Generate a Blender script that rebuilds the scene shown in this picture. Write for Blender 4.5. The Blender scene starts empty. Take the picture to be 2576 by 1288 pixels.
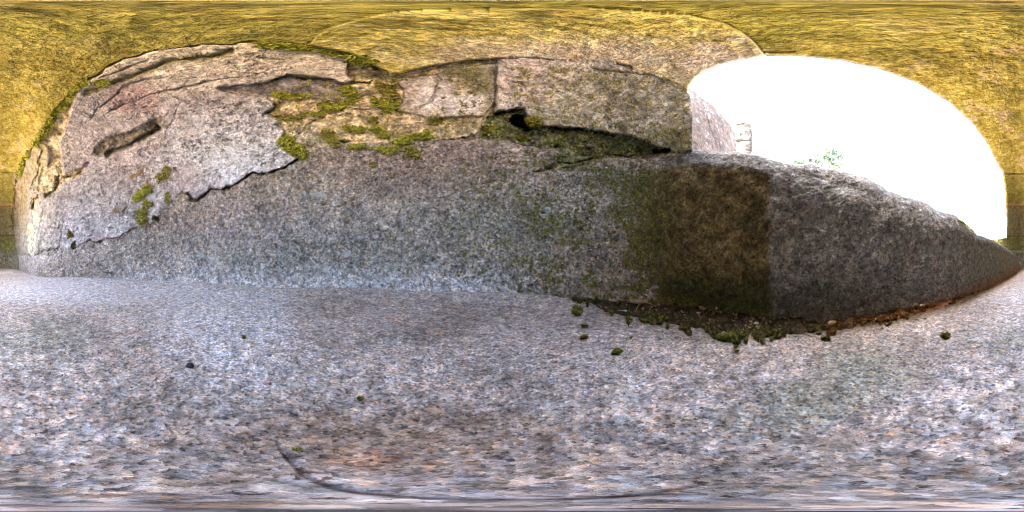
import bpy, math, random
import numpy as np
R = math.radians
sc = bpy.context.scene
COL = sc.collection
H = 0.30                                   # camera height above the slab; lengths below are in this unit
W_, H_ = 2576.0, 1288.0                    # survey sheet: bearing 0..2576 = 360 deg, 0..1288 = 180 deg of height

# ---------------------------------------------------------------- camera
cam = bpy.data.cameras.new('camera'); co = bpy.data.objects.new('camera', cam); COL.objects.link(co)
co.location = (0, 0, H); co.rotation_euler = (R(90), 0, 0)
cam.type = 'PANO'
try: cam.panorama_type = 'EQUIRECTANGULAR'
except Exception: pass
try: cam.cycles.panorama_type = 'EQUIRECTANGULAR'
except Exception: pass
cam.clip_start = 0.005; cam.clip_end = 2000
sc.camera = co
# ---------------------------------------------------------------- sky, sun, exposure
SUN_EL, SUN_B = R(62), R(152)              # bearing counted like the survey sheet (0 = sheet edge)
def bearing_dir(b, e=0.0):
    p = b - math.pi
    return np.array([math.sin(p) * math.cos(e), math.cos(p) * math.cos(e), math.sin(e)])
wd = bpy.data.worlds.new('World'); sc.world = wd; wd.use_nodes = True
nt = wd.node_tree; nt.nodes.clear()
wo = nt.nodes.new('ShaderNodeOutputWorld'); bg = nt.nodes.new('ShaderNodeBackground'); sk = nt.nodes.new('ShaderNodeTexSky')
sk.sky_type = 'NISHITA'; sk.sun_disc = False; sk.sun_elevation = SUN_EL
sd = bearing_dir(SUN_B, SUN_EL)
sk.sun_rotation = math.atan2(sd[0], sd[1]); sk.air_density = 1.0; sk.dust_density = 7.0; sk.ozone_density = 1.0
bg.inputs['Strength'].default_value = 0.15
nt.links.new(sk.outputs[0], bg.inputs[0]); nt.links.new(bg.outputs[0], wo.inputs[0])
sl = bpy.data.lights.new('sun', 'SUN'); so = bpy.data.objects.new('sun', sl); COL.objects.link(so)
sl.energy = 5.0; sl.angle = R(0.5); sl.color = (1.0, 0.965, 0.91)
so.location = (0, 0, 20)
so.rotation_euler = (math.pi / 2 - SUN_EL, 0, math.atan2(sd[0], -sd[1]))
sc.view_settings.view_transform = 'Standard'; sc.view_settings.look = 'None'
sc.view_settings.exposure = 4.68; sc.view_settings.gamma = 1.0
sc.view_settings.use_curve_mapping = False
sc.render.engine = 'CYCLES'
sc.cycles.max_bounces = 8; sc.cycles.diffuse_bounces = 6; sc.cycles.glossy_bounces = 2
sc.cycles.use_denoising = True; sc.cycles.filter_width = 1.1
rng = np.random.default_rng(7); random.seed(7)

# ---------------------------------------------------------------- number helpers
def hash3(ix, iy, iz, seed):
    n = (ix.astype(np.int64) * 374761393 + iy.astype(np.int64) * 668265263 + iz.astype(np.int64) * 2147483647 + seed * 974634777) & 0xffffffff
    n = ((n ^ (n >> 13)) * 1274126177) & 0xffffffff
    n = ((n ^ (n >> 16)) * 2246822519) & 0xffffffff
    n = n ^ (n >> 15)
    return (n & 0xffffff).astype(np.float32) / np.float32(0xffffff)
def vnoise(p, seed=0):
    i = np.floor(p); f = (p - i).astype(np.float32); i = i.astype(np.int64)
    u = f * f * f * (f * (f * 6 - 15) + 10)
    def c(a, b, d): return hash3(i[..., 0] + a, i[..., 1] + b, i[..., 2] + d, seed)
    ux, uy, uz = u[..., 0], u[..., 1], u[..., 2]
    x00 = c(0,0,0) * (1-ux) + c(1,0,0) * ux; x10 = c(0,1,0) * (1-ux) + c(1,1,0) * ux
    x01 = c(0,0,1) * (1-ux) + c(1,0,1) * ux; x11 = c(0,1,1) * (1-ux) + c(1,1,1) * ux
    return ((x00*(1-uy) + x10*uy) * (1-uz) + (x01*(1-uy) + x11*uy) * uz) * 2 - 1
def fbm(p, scale, octv=4, seed=0, gain=0.5):
    s = 0; a = 1; t = 0
    for o in range(octv):
        s = s + a * vnoise(p * (scale * 2.03 ** o) + 17.3 * o, seed + o); t += a; a *= gain
    return s / t
def sstep(a, b, x):
    t = np.clip((x - a) / (b - a), 0, 1); return t * t * (3 - 2 * t)
def inpoly(X, Y, poly):
    r = np.zeros(X.shape, bool); n = len(poly)
    xs = [q[0] for q in poly]; ys = [q[1] for q in poly]
    bb = (X >= min(xs)) & (X <= max(xs)) & (Y >= min(ys)) & (Y <= max(ys))
    x = X[bb]; y = Y[bb]; k = np.zeros(x.shape, bool)
    for i in range(n):
        x1, y1 = poly[i]; x2, y2 = poly[(i + 1) % n]
        if y1 == y2: continue
        k ^= ((y1 > y) != (y2 > y)) & (x < (x2 - x1) * (y - y1) / (y2 - y1) + x1)
    r[bb] = k; return r
def linedist(X, Y, pts, maxd=60):
    d = np.full(X.shape, 1e3, np.float32)
    for (x1, y1), (x2, y2) in zip(pts[:-1], pts[1:]):
        bb = (X >= min(x1, x2) - maxd) & (X <= max(x1, x2) + maxd) & (Y >= min(y1, y2) - maxd) & (Y <= max(y1, y2) + maxd)
        if not bb.any(): continue
        x = X[bb]; y = Y[bb]; L = (x2-x1)**2 + (y2-y1)**2 + 1e-9
        t = np.clip(((x-x1)*(x2-x1) + (y-y1)*(y2-y1)) / L, 0, 1)
        d[bb] = np.minimum(d[bb], np.hypot(x - x1 - t*(x2-x1), y - y1 - t*(y2-y1)))
    return d
def curve(pts):
    xs = np.array([p[0] for p in pts], float); ys = np.array([p[1] for p in pts], float)
    def f(x):
        i = np.clip(np.searchsorted(xs, x) - 1, 0, len(xs) - 2)
        m = np.gradient(ys, xs)
        h = xs[i+1] - xs[i]; t = np.clip((x - xs[i]) / h, 0, 1)
        return ((2*t**3-3*t**2+1)*ys[i] + (t**3-2*t**2+t)*h*m[i] + (-2*t**3+3*t**2)*ys[i+1] + (t**3-t**2)*h*m[i+1])
    return f
def dirs(X, Y):                            # sheet bearing/height -> unit direction
    p = X / W_ * 2 * np.pi - np.pi; e = (0.5 - Y / H_) * np.pi
    return np.stack([np.sin(p)*np.cos(e), np.cos(p)*np.cos(e), np.sin(e)], -1)
def lerp(a, b, t):
    t = np.asarray(t)[..., None]; return np.asarray(a) * (1 - t) + np.asarray(b) * t

# ---------------------------------------------------------------- object helpers
def tag(o, label=None, cat=None, group=None, kind=None):
    if label: o['label'] = label
    if cat: o['category'] = cat
    if group: o['group'] = group
    if kind: o['kind'] = kind
    return o
def empty(name, loc, **k):
    o = bpy.data.objects.new(name, None); COL.objects.link(o); o.location = loc; o.empty_display_size = .1
    return tag(o, **k)
def mesh_obj(name, V, F, mat, parent=None, loc=None, tone=None, mask=None, smooth=True):
    """V in metres world coordinates, F list/array of quads or tris"""
    V = np.asarray(V, np.float32); F = np.asarray(F, np.int32)
    if loc is None: loc = tuple(parent.location) if parent else (0, 0, 0)
    V = V - np.array(loc, np.float32)
    me = bpy.data.meshes.new(name); k = F.shape[1]
    me.vertices.add(len(V)); me.vertices.foreach_set('co', V.ravel())
    me.loops.add(F.size); me.loops.foreach_set('vertex_index', F.ravel())
    me.polygons.add(len(F)); me.polygons.foreach_set('loop_start', np.arange(0, F.size, k, dtype=np.int32))
    me.polygons.foreach_set('loop_total', np.full(len(F), k, np.int32))
    me.polygons.foreach_set('use_smooth', np.full(len(F), smooth))
    me.update(calc_edges=True)
    if tone is not None:
        a = me.color_attributes.new('tone', 'FLOAT_COLOR', 'POINT')
        c = np.ones((len(V), 4), np.float32); c[:, :3] = np.clip(tone, 0, 1); a.data.foreach_set('color', c.ravel())
    if mask is not None:
        a = me.color_attributes.new('mask', 'FLOAT_COLOR', 'POINT')
        c = np.ones((len(V), 4), np.float32); c[:, :mask.shape[1]] = np.clip(mask, 0, 1); a.data.foreach_set('color', c.ravel())
    me.materials.append(mat)
    o = bpy.data.objects.new(name, me); COL.objects.link(o)
    if parent: o.parent = parent
    else: o.location = loc
    return o

# ---------------------------------------------------------------- materials
class NT:
    def __init__(s, name):
        s.m = bpy.data.materials.new(name); s.m.use_nodes = True; s.t = s.m.node_tree; s.t.nodes.clear()
    def n(s, ty, **k):
        nd = s.t.nodes.new(ty)
        for a, b in k.items(): setattr(nd, a, b)
        return nd
    def l(s, a, b): s.t.links.new(a, b)
    def math(s, op, a, b=None, clamp=False):
        nd = s.n('ShaderNodeMath', operation=op); nd.use_clamp = clamp
        for i, v in enumerate((a, b)):
            if v is None: continue
            if isinstance(v, (int, float)): nd.inputs[i].default_value = v
            else: s.l(v, nd.inputs[i])
        return nd.outputs[0]
    def ramp(s, f, stops, const=False):
        nd = s.n('ShaderNodeValToRGB'); cr = nd.color_ramp; cr.interpolation = 'CONSTANT' if const else 'LINEAR'
        while len(cr.elements) < len(stops): cr.elements.new(0.5)
        for e, (p, c) in zip(cr.elements, stops):
            e.position = p; e.color = (c, c, c, 1) if isinstance(c, (int, float)) else (*c, 1)
        s.l(f, nd.inputs[0]); return nd.outputs[0]
    def mix(s, ty, f, a, b):
        nd = s.n('ShaderNodeMix', data_type='RGBA', blend_type=ty)
        for sock, v in ((nd.inputs[0], f), (nd.inputs[6], a), (nd.inputs[7], b)):
            if isinstance(v, (int, float)): sock.default_value = v
            elif isinstance(v, tuple): sock.default_value = (*v, 1)
            else: s.l(v, sock)
        return nd.outputs[2]
    def noise(s, vec, scale, detail=4, rough=.6):
        nd = s.n('ShaderNodeTexNoise'); nd.inputs['Scale'].default_value = scale; nd.inputs['Detail'].default_value = detail
        nd.inputs['Roughness'].default_value = rough; s.l(vec, nd.inputs['Vector']); return nd
    def vor(s, vec, scale):
        nd = s.n('ShaderNodeTexVoronoi'); nd.inputs['Scale'].default_value = scale; s.l(vec, nd.inputs['Vector']); return nd

def stone(name, grain=120., contrast=1.0, hue=1.0, lump=1.0, bump=.5, dist=.006, rough=.85, lumpscale=26.):
    g = NT(name); tc = g.n('ShaderNodeTexCoord').outputs['Object']
    tone = g.n('ShaderNodeAttribute', attribute_name='tone').outputs['Color']
    msk = g.n('ShaderNodeAttribute', attribute_name='mask').outputs['Color']
    sm = g.n('ShaderNodeSeparateColor'); g.l(msk, sm.inputs[0])
    wob = g.noise(tc, grain * .8, 4)
    vm = g.n('ShaderNodeVectorMath', operation='MULTIPLY_ADD'); g.l(wob.outputs['Color'], vm.inputs[0])
    vm.inputs[1].default_value = (2.6 / grain,) * 3; g.l(tc, vm.inputs[2]); wv = vm.outputs[0]
    v1 = g.vor(wv, grain); s1 = g.n('ShaderNodeSeparateColor'); g.l(v1.outputs['Color'], s1.inputs[0])
    v2 = g.vor(wv, grain * .36); s2 = g.n('ShaderNodeSeparateColor'); g.l(v2.outputs['Color'], s2.inputs[0])
    c = contrast
    def k(x): return max(0.02, 1 + (x - 1) * c) / 2.4
    na = g.noise(tc, grain * .9, 3, .65)
    mixn = g.math('ADD', g.math('MULTIPLY', s1.outputs[0], .45), g.math('MULTIPLY', na.outputs['Fac'], .75))
    f1 = g.ramp(mixn, [(.28, k(.2)), (.42, k(.62)), (.55, k(.95)), (.68, k(1.15)), (.8, k(1.5)), (.92, k(1.9))])
    nb2 = g.noise(tc, grain * .30, 3, .6)
    mix2 = g.math('ADD', g.math('MULTIPLY', s2.outputs[0], .25), g.math('MULTIPLY', nb2.outputs['Fac'], .9))
    f2 = g.ramp(mix2, [(.35, k(.55)), (.5, k(.88)), (.62, k(1.05)), (.8, k(1.4))])
    hu = g.ramp(s1.outputs[1], [(0, (.44, .475, .53)), (.22, (.47, .475, .495)), (.5, (.5, .48, .45)), (.74, (.52, .47, .445)), (.95, (.60, .45, .33))], True)
    hu2 = g.ramp(s2.outputs[1], [(0, (.46, .48, .52)), (.35, (.49, .485, .485)), (.7, (.52, .485, .455))], True)
    nl = g.noise(tc, lumpscale, 7, .62)
    f3 = g.ramp(nl.outputs['Fac'], [(.3, (1 - .55 * lump) / 2), (.5, .5), (.72, (1 + .55 * lump) / 2)])
    col = g.mix('MULTIPLY', 1.0, tone, f1)
    col = g.mix('MULTIPLY', 1.0, col, f2)
    col = g.mix('MULTIPLY', 1.0, col, f3)
    hu = g.mix('MIX', hue, (.5, .5, .5), hu); hu2 = g.mix('MIX', hue, (.5, .5, .5), hu2)
    col = g.mix('MULTIPLY', 1.0, col, hu); col = g.mix('MULTIPLY', 1.0, col, hu2)
    vs = g.n('ShaderNodeVectorMath', operation='SCALE'); g.l(col, vs.inputs[0]); vs.inputs['Scale'].default_value = 2.4 * 2.4 * 2 * 2 * 2
    col = vs.outputs[0]
    vf = g.vor(wv, grain * 1.25); fl_ = g.math('MULTIPLY', g.math('SUBTRACT', .30, vf.outputs['Distance']), 7.0, True)
    sf = g.n('ShaderNodeSeparateColor'); g.l(vf.outputs['Color'], sf.inputs[0])
    fl_ = g.math('MULTIPLY', fl_, g.math('MULTIPLY', g.math('SUBTRACT', sf.outputs[0], .62), 12.0, True), True)
    col = g.mix('MIX', g.math('MULTIPLY', fl_, .85 * min(1, c)), col, (.035, .035, .04))
    # moss specks (R), pale lichen flecks (G), black mica/dirt pits (B)
    nm = g.noise(tc, grain * .55, 5, .7)
    mf = g.math('SUBTRACT', g.math('ADD', nm.outputs['Fac'], sm.outputs[0]), .86)
    mf = g.math('MULTIPLY', mf, 9.0, True)
    mosscol = g.ramp(g.noise(tc, grain * 1.5, 3).outputs['Fac'], [(.3, (.035, .035, .006)), (.5, (.10, .105, .016)), (.7, (.24, .23, .045))])
    col = g.mix('MIX', mf, col, mosscol)
    np_ = g.noise(tc, grain * .42, 3, .55)
    pf = g.math('MULTIPLY', g.math('SUBTRACT', g.math('ADD', np_.outputs['Fac'], sm.outputs[1]), .98), 14.0, True)
    col = g.mix('MIX', g.math('MULTIPLY', pf, .75), col, (.52, .53, .53))
    nd = g.noise(tc, grain * .3, 6, .75)
    df = g.math('MULTIPLY', g.math('SUBTRACT', g.math('ADD', nd.outputs['Fac'], sm.outputs[2]), .95), 10.0, True)
    col = g.mix('MIX', df, col, g.mix('MULTIPLY', 1.0, tone, (.25, .24, .2)))
    b = g.n('ShaderNodeBsdfPrincipled'); g.l(col, b.inputs['Base Color']); b.inputs['Roughness'].default_value = rough
    b.inputs['Specular IOR Level'].default_value = .25
    nb = g.noise(tc, grain * .5, 8, .7)
    hgt = g.math('ADD', nb.outputs['Fac'], g.math('MULTIPLY', v1.outputs['Distance'], .5))
    hgt = g.math('ADD', hgt, g.math('MULTIPLY', nl.outputs['Fac'], 1.2))
    hgt = g.math('SUBTRACT', hgt, g.math('MULTIPLY', df, .5))
    bp = g.n('ShaderNodeBump'); bp.inputs['Strength'].default_value = bump; bp.inputs['Distance'].default_value = dist
    g.l(hgt, bp.inputs['Height']); g.l(bp.outputs[0], b.inputs['Normal'])
    o = g.n('ShaderNodeOutputMaterial'); g.l(b.outputs[0], o.inputs[0]); return g.m
def simple(name, c1, c2, scale=60., rough=.9, bump=.3, attr=False, trans=0.):
    g = NT(name); tc = g.n('ShaderNodeTexCoord').outputs['Object']
    n1 = g.noise(tc, scale, 5, .65)
    col = g.ramp(n1.outputs['Fac'], [(.3, c1), (.7, c2)])
    if attr:
        t = g.n('ShaderNodeAttribute', attribute_name='tone').outputs['Color']
        vs = g.n('ShaderNodeVectorMath', operation='SCALE'); g.l(g.mix('MULTIPLY', 1.0, col, t), vs.inputs[0]); vs.inputs['Scale'].default_value = 2.0
        col = vs.outputs[0]
    b = g.n('ShaderNodeBsdfPrincipled'); g.l(col, b.inputs['Base Color']); b.inputs['Roughness'].default_value = rough
    b.inputs['Specular IOR Level'].default_value = .2
    bp = g.n('ShaderNodeBump'); bp.inputs['Strength'].default_value = bump; bp.inputs['Distance'].default_value = .003
    g.l(n1.outputs['Fac'], bp.inputs['Height']); g.l(bp.outputs[0], b.inputs['Normal'])
    o = g.n('ShaderNodeOutputMaterial'); g.l(b.outputs[0], o.inputs[0]); return g.m
M = {
 'block': stone('dark_granite', 110, .95, .6, .45, .9, .008, .85, 40),
 'floor': stone('floor_granite', 185, 1.1, .9, .8, .7, .004, .7),
 'granite': stone('wall_granite', 85, 1.0, .7, .8, 1.0, .010, .85, 34),
 'algae': stone('algae_granite', 80, .55, .35, .6, 1.0, .014, .9, 30),
 'plaster': stone('lime_plaster', 80, .62, .25, .85, 1.0, .010, .9, 20),
 'mortar': stone('old_mortar', 60, .6, .5, 1.2, 1.0, .012, .9, 18),
 'moss': simple('moss_green', (.5, .5, .5), (.5, .5, .5), 200, .95, .5, attr=True),
 'plain': simple('stone_chip', (.35, .35, .35), (.65, .65, .65), 260, .85, .5, attr=True),
 'leaf': simple('leaf_green', (.5, .5, .5), (.5, .5, .5), 10, .6, .1, attr=True),
 'bark': simple('bark', (.10, .075, .05), (.22, .17, .12), 30, .9, .6),
}

# ================================================================ THE NICHE: walls and vault as one height field of rock
base_pts = [(-120,672),(-60,676),(0,675),(40,677),(78,692),(180,704),(312,712),(500,724),(640,735),(900,740),(1100,748),(1340,757),(1500,764),(1600,771)]
def r_of(y): return 1 / math.tan((y / H_ - .5) * math.pi)
Rw_pts = [(x, 1 / r_of(y)) for x, y in base_pts] + [(1750, 1/2.95), (1932, 1/3.05), (2110, 1/4.3), (2290, 1/7.2), (2400, 1/10.), (2456, 1/10.5), (2516, 1/10.6), (2576, 1/r_of(675)), (2616, 1/r_of(677))]
_rw = curve(sorted(Rw_pts))
VH = 5.0
def depth_shell(X, Y):
    rb = 1 / np.maximum(_rw(X), .05); e = (0.5 - Y / H_) * np.pi
    c, s = np.cos(e), np.sin(e)
    up = ((c / rb) ** 3 + (np.maximum(s, 0) / VH) ** 3) ** (-1 / 3)
    return np.where(s > 0, up, rb / np.maximum(c, .2))

NU, EL0 = 1640, -27.0
NV = 520
gx = (np.arange(NU) / NU) * W_
gy = np.linspace((0.5 - EL0 / 180) * H_, 0.02, NV)           # rows from below the floor up to the zenith
X, Y = np.meshgrid(gx, gy)
D0 = depth_shell(X, Y); U = dirs(X, Y)
P0 = U * D0[..., None]
# jagged stone edges: read the survey outlines through a little noise
wx = fbm(P0, 3.0, 4, 11, .6); wy = fbm(P0, 3.0, 4, 21, .6)
XJ = X + 9 * wx; YJ = Y + 7 * wy
XS = X + 2.5 * wx; YS = Y + 2 * wy

vault_lo = [(-40,437),(30,437),(44,434),(62,402),(94,356),(125,312),(150,266),(194,222),(250,181),(312,147),(391,125),(500,112),(644,109),(740,115),(831,131),(878,141),(925,156),(972,187),(1013,184),(1066,169),(1175,153),(1253,145),(1288,144),(1413,150),(1554,159),(1600,175),(1694,216),(1735,231)]
slab_up = [(778,109),(800,88),(831,69),(910,47),(988,31),(1081,25),(1288,22),(1480,22),(1600,28),(1725,37),(1819,58),(1866,81),(1897,106),(1921,134)]
plaster = [(30,434),(44,434),(62,402),(94,356),(125,312),(150,266),(194,222),(250,181),(312,147),(391,125),(500,112),(644,109),(740,115),(831,131),(875,141),(881,153),(874,166),(877,187),(891,203),(870,212),(838,203),(785,197),(725,194),(700,197),(685,205),(644,208),(547,225),(594,237),(644,241),(675,247),(694,259),(691,272),(666,284),(685,294),(700,303),(716,328),(710,344),(735,372),(752,385),(747,395),(728,412),(706,424),(672,437),(644,434),(625,437),(591,459),(562,477),(531,471),(512,484),(497,502),(484,502),(475,490),(455,480),(428,512),(375,565),(325,577),(312,596),(256,607),(219,605),(187,624),(141,627),(94,643),(47,640),(34,596),(33,534),(38,480)]
slate = [(547,225),(644,206),(685,203),(700,196),(725,192),(785,195),(838,202),(872,214),(884,240),(860,256),(800,250),(700,246),(644,241),(594,238)]
mortar = [(870,130),(925,156),(972,187),(1013,190),(1175,153),(1253,146),(1253,270),(1246,288),(1222,300),(1205,325),(1190,345),(1100,352),(1060,350),(1000,357),(890,362),(860,357),(790,372),(745,385),(705,345),(690,300),(660,285),(680,240),(860,200)]
stoneL = [(1000,207),(1035,192),(1091,184),(1130,174),(1175,167),(1250,162),(1245,215),(1243,262),(1215,288),(1150,296),(1100,300),(1040,290),(1002,278),(1012,250),(1012,228)]
stoneR = [(1251,145),(1288,144),(1413,150),(1554,159),(1600,175),(1694,216),(1735,229),(1760,260),(1760,380),(1690,381),(1650,372),(1600,347),(1520,332),(1410,320),(1335,318),(1318,276),(1290,280),(1240,290),(1245,262),(1247,215)]
darkst = [(1205,330),(1222,300),(1245,287),(1290,278),(1318,274),(1335,318),(1410,320),(1520,332),(1600,347),(1650,372),(1670,385),(1640,394),(1600,396),(1540,400),(1480,410),(1430,427),(1340,436),(1380,420),(1405,415),(1395,398),(1420,384),(1400,371),(1330,366),(1280,357),(1240,349),(1200,350)]
arch = [(1735,231),(1735,222),(1745,206),(1757,194),(1775,182),(1800,172),(1835,160),(1872,152),(1905,146),(1921,141),(1932,142),(2026,145),(2119,155),(2213,177),(2307,212),(2385,259),(2444,312),(2479,359),(2501,402),(2521,437),(2525,470),(2527,487),(2530,540),(2531,565),(2531,597),(2510,600),(2494,601),(2478,640),(2200,650),(1935,650),(1765,650),(1757,500),(1741,380),(1743,300),(1740,262)]
cav = [(1277,306),(1283,298),(1297,291),(1314,290),(1316,304),(1328,312),(1336,320),(1332,331),(1316,325),(1293,313)]
hole2 = [(1642,377),(1650,373),(1670,372),(1683,374),(1685,380),(1665,385),(1648,384)]

(L_VAULT, L_SLAB, L_PLA, L_GRAN, L_MOR, L_SL, L_SR, L_DARK, L_SLATE, L_P1, L_P2, L_P3, L_P4) = range(13)
lab = np.full(X.shape, L_GRAN, np.int8)
up = [(-60,-10)] + vault_lo + [(1745,206),(1800,172),(1921,141),(2213,177),(2501,402),(2521,437),(2640,437),(2640,-10)]
lab[inpoly(XS, YS, up)] = L_VAULT
lab[inpoly(XS, YS, [(778,112)] + slab_up[1:] + [(1935,150),(1800,172),(1735,231),(1694,216),(1600,175),(1554,159),(1413,150),(1288,144),(1175,153),(1066,169),(1013,184),(972,187),(925,156),(878,141),(831,131)])] = L_SLAB
lab[inpoly(XJ, YJ, mortar) & (lab != L_VAULT) & (lab != L_SLAB)] = L_MOR
for pl, l_ in ((plaster, L_PLA), (slate, L_SLATE), (stoneL, L_SL), (stoneR, L_SR), (darkst, L_DARK)):
    if l_ == L_DARK: XJ, YJ, _sv = X + 9 * wx + 14 * fbm(P0, 4.5, 4, 23, .65), Y + 7 * wy + 9 * fbm(P0, 4.5, 4, 24, .65), (XJ, YJ)
    lab[inpoly(XJ, YJ, pl) & (lab != L_VAULT) & (lab != L_SLAB)] = l_
XJ, YJ = _sv
for pl in ([(122,372),(152,380),(152,410),(162,438),(196,425),(214,430),(196,446),(160,458),(146,480),(122,496),(112,486),(100,482),(92,458),(108,432),(124,402)],
           [(150,268),(194,224),(186,250),(172,290),(160,322),(152,360),(148,382),(126,372),(112,362),(100,360),(126,316)],
           [(80,494),(96,500),(92,530),(100,560),(92,575),(82,540),(76,510)], [(66,560),(84,566),(90,600),(84,640),(72,640),(68,600)]):
    lab[inpoly(XJ, YJ, pl) & (lab != L_VAULT) & (lab != L_SLAB)] = L_MOR
pr = ((XS > 2240) | (XS < 47)) & ((lab != L_PLA) | (X < 36))
for l_, y0, y1 in ((L_P1, 437, 520), (L_P2, 520, 594), (L_P3, 594, 630), (L_P4, 630, 900)):
    lab[pr & (YS >= y0) & (YS < y1)] = l_

# ---- relief, in units of camera height, positive towards the middle of the niche
off_tab = {L_VAULT: 0, L_SLAB: .16, L_PLA: .07, L_GRAN: 0, L_MOR: -.10, L_SL: .04, L_SR: .12, L_DARK: -.26, L_SLATE: -.09, L_P1: .02, L_P2: .07, L_P3: .0, L_P4: .16}
off = np.zeros(X.shape, np.float32)
for k_, v_ in off_tab.items(): off[lab == k_] = v_
def blur(a, n=1):
    for _ in range(n):
        a = (np.roll(a, 1, 1) + a * 2 + np.roll(a, -1, 1)) / 4
        b = a.copy(); b[1:-1] = (a[2:] + a[1:-1] * 2 + a[:-2]) / 4; a = b
    return a
off = blur(off, 3)
grooves = [ # polyline, half width (sheet units), depth
 ([(219,234),(281,209),(344,187),(400,166),(437,150),(531,141),(581,128)], 8, .12),
 ([(250,195),(275,190),(337,162),(375,153)], 3, .06),
 ([(228,300),(250,269),(312,219),(359,203),(415,195)], 4, .08),
 ([(262,285),(312,262),(375,241),(453,222),(531,203),(612,194)], 3.5, .08),
 ([(391,390),(453,256)], 3, .03), ([(300,560),(330,490),(345,440),(410,380)], 3, .03),
 ([(644,145),(716,153)], 3, .06), ([(580,183),(640,186),(700,180)], 2.5, .04),
 ([(108,380),(103,393),(97,440),(84,455),(80,475)], 4, .12), ([(83,471),(92,490)], 4, .1),
 ([(150,440),(146,460),(140,480),(119,493)], 8, .3), ([(222,410),(205,430),(190,441),(162,443)], 6, .14),
 ([(88,500),(84,512),(82,525)], 8, .45), ([(67,555),(66,600),(69,637)], 3.5, .08), ([(56,470),(60,500),(55,540)], 3, .05),
 ([(100,560),(104,600),(98,640)], 3, .05), ([(100,500),(108,530),(103,560)], 2, .05), ([(160,560),(155,590),(150,625)], 3, .05),
 ([(47,640),(94,645),(110,628),(130,630),(141,627),(150,622)], 4, .13), ([(219,607),(256,609),(268,600),(300,595),(325,577)], 4, .13),
 ([(750,397),(728,414),(706,426),(672,441),(644,437),(625,441),(591,463),(562,481),(531,475),(512,489),(497,507),(484,504),(470,488)], 5, .26),
 ([(694,262),(691,276),(666,288)], 5, .15), ([(685,203),(725,190),(785,194),(838,200),(872,210),(930,207)], 5, .25),
 ([(878,145),(874,166),(880,190)], 4, .16), ([(62,402),(94,356),(125,312),(150,266),(194,222),(250,181),(312,147),(391,125),(500,112),(644,108)], 4, .2),
 ([(644,108),(740,113),(831,129),(900,146),(972,187)], 5, .2),
 ([(778,110),(800,90),(831,69),(910,47),(988,31),(1081,25),(1288,20),(1480,20),(1600,27),(1725,36),(1819,57),(1866,80),(1897,105),(1921,133)], 5, .05),
 ([(1013,186),(1066,171),(1175,155),(1253,147),(1288,146),(1391,153)], 3.0, .07), ([(1172,155),(1215,152),(1250,147)], 4, .12),
 ([(1554,161),(1590,171)], 3, .1), ([(1407,172),(1507,177),(1632,191),(1694,212),(1733,230)], 3.2, .07),
 ([(1253,160),(1248,200),(1247,262),(1238,285)], 2.6, .03), ([(1094,184),(1110,203),(1097,219),(1088,250),(1060,270)], 3.5, .08),
 ([(1000,207),(1035,194),(1094,184)], 3.5, .09), ([(1288,208),(1310,208),(1318,215)], 4, .08), ([(1300,187),(1320,186)], 3, .05),
 ([(1240,290),(1290,280),(1316,274)], 6, .3), ([(1335,318),(1414,322),(1468,326),(1520,332),(1545,338)], 3.5, .25), ([(1414,327),(1440,326),(1468,328)], 5, .4), ([(1505,330),(1532,333)], 4, .35),
 ([(1280,358),(1332,367),(1370,370),(1410,367)], 4, .2), ([(1267,349),(1293,353)], 4, .25), ([(1395,413),(1455,408),(1527,391),(1600,394),(1645,390)], 4, .2),
 ([(1340,436),(1380,428),(1430,424)], 3, .08), ([(1062,351),(1100,353),(1190,346)], 4.5, .2), ([(1138,350),(1170,347)], 6, .2), ([(862,356),(880,357)], 6, .3),
 ([(885,205),(910,207),(935,205)], 4, .2), ([(860,262),(890,274),(930,275)], 3, .1), ([(730,350),(800,300),(880,290)], 3, .06),
 ([(800,512),(847,518),(894,502)], 4, .05), ([(1160,471),(1253,459)], 4, .05), ([(600,590),(800,620),(1000,600)], 6, .03),
 ([(270,690),(296,694)], 7, .1), ([(187,680),(189,700)], 4, .06),
 ([(2521,437),(2640,436)], 3, .14), ([(-10,434),(47,432)], 3, .14), ([(2524,519),(2556,518),(2640,520)], 2.6, .12), ([(-10,518),(20,519),(45,515)], 2.6, .12),
 ([(2530,596),(2600,595)], 3, .14), ([(-10,594),(45,592)], 3, .14), ([(2500,627),(2600,631)], 3, .10), ([(-10,631),(45,632)], 3, .10),
 ([(44,434),(38,480),(33,534),(34,596),(42,640)], 3.5, .22),
 ([(1921,129),(1950,131),(2000,128)], 2.5, .12),
]
crack = np.zeros(X.shape, np.float32); gd = np.zeros(X.shape, np.float32)
XG = XJ + 2.5 * fbm(P0, 11.0, 3, 31); YG = YJ + 2.5 * fbm(P0, 11.0, 3, 41)
w_var = np.clip(.95 + 2.2 * fbm(P0, 2.6, 3, 45, .6), .15, 1.9)
for gi, (pts, w, dp) in enumerate(grooves):
    straight = min(p[0] for p in pts) > 1900 or pts[0] == (778,110) or pts[0][0] == -10
    d = linedist(XS, YS, pts, 30) if straight else linedist(XG, YG, pts, 30)
    wn = w * (.8 if straight else w_var)
    k_ = 1 - sstep(0, 1, d / np.maximum(wn, .8))
    gd = np.maximum(gd, k_ * dp); crack = np.maximum(crack, k_)
# long mossy scar across the plaster and the two cavities that go into the wall
d = linedist(XG, YG, [(250,380),(285,355),(330,345),(392,313)], 40); scar = 1 - sstep(8, 19, d)
scar_dn = 1 - sstep(3, 11, linedist(XG, YG, [(270,386),(330,362),(400,322)], 30))
gd = np.maximum(gd, np.maximum(scar * (.15 + .14 * fbm(P0, 4., 3, 47)), scar_dn * .36))
cv = blur((inpoly(XS, YS, cav)).astype(np.float32), 2); h2 = blur(inpoly(XS, YS, hole2).astype(np.float32), 1)
gd = np.maximum(gd, np.maximum(cv * 1.9, h2 * 1.6))
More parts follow.
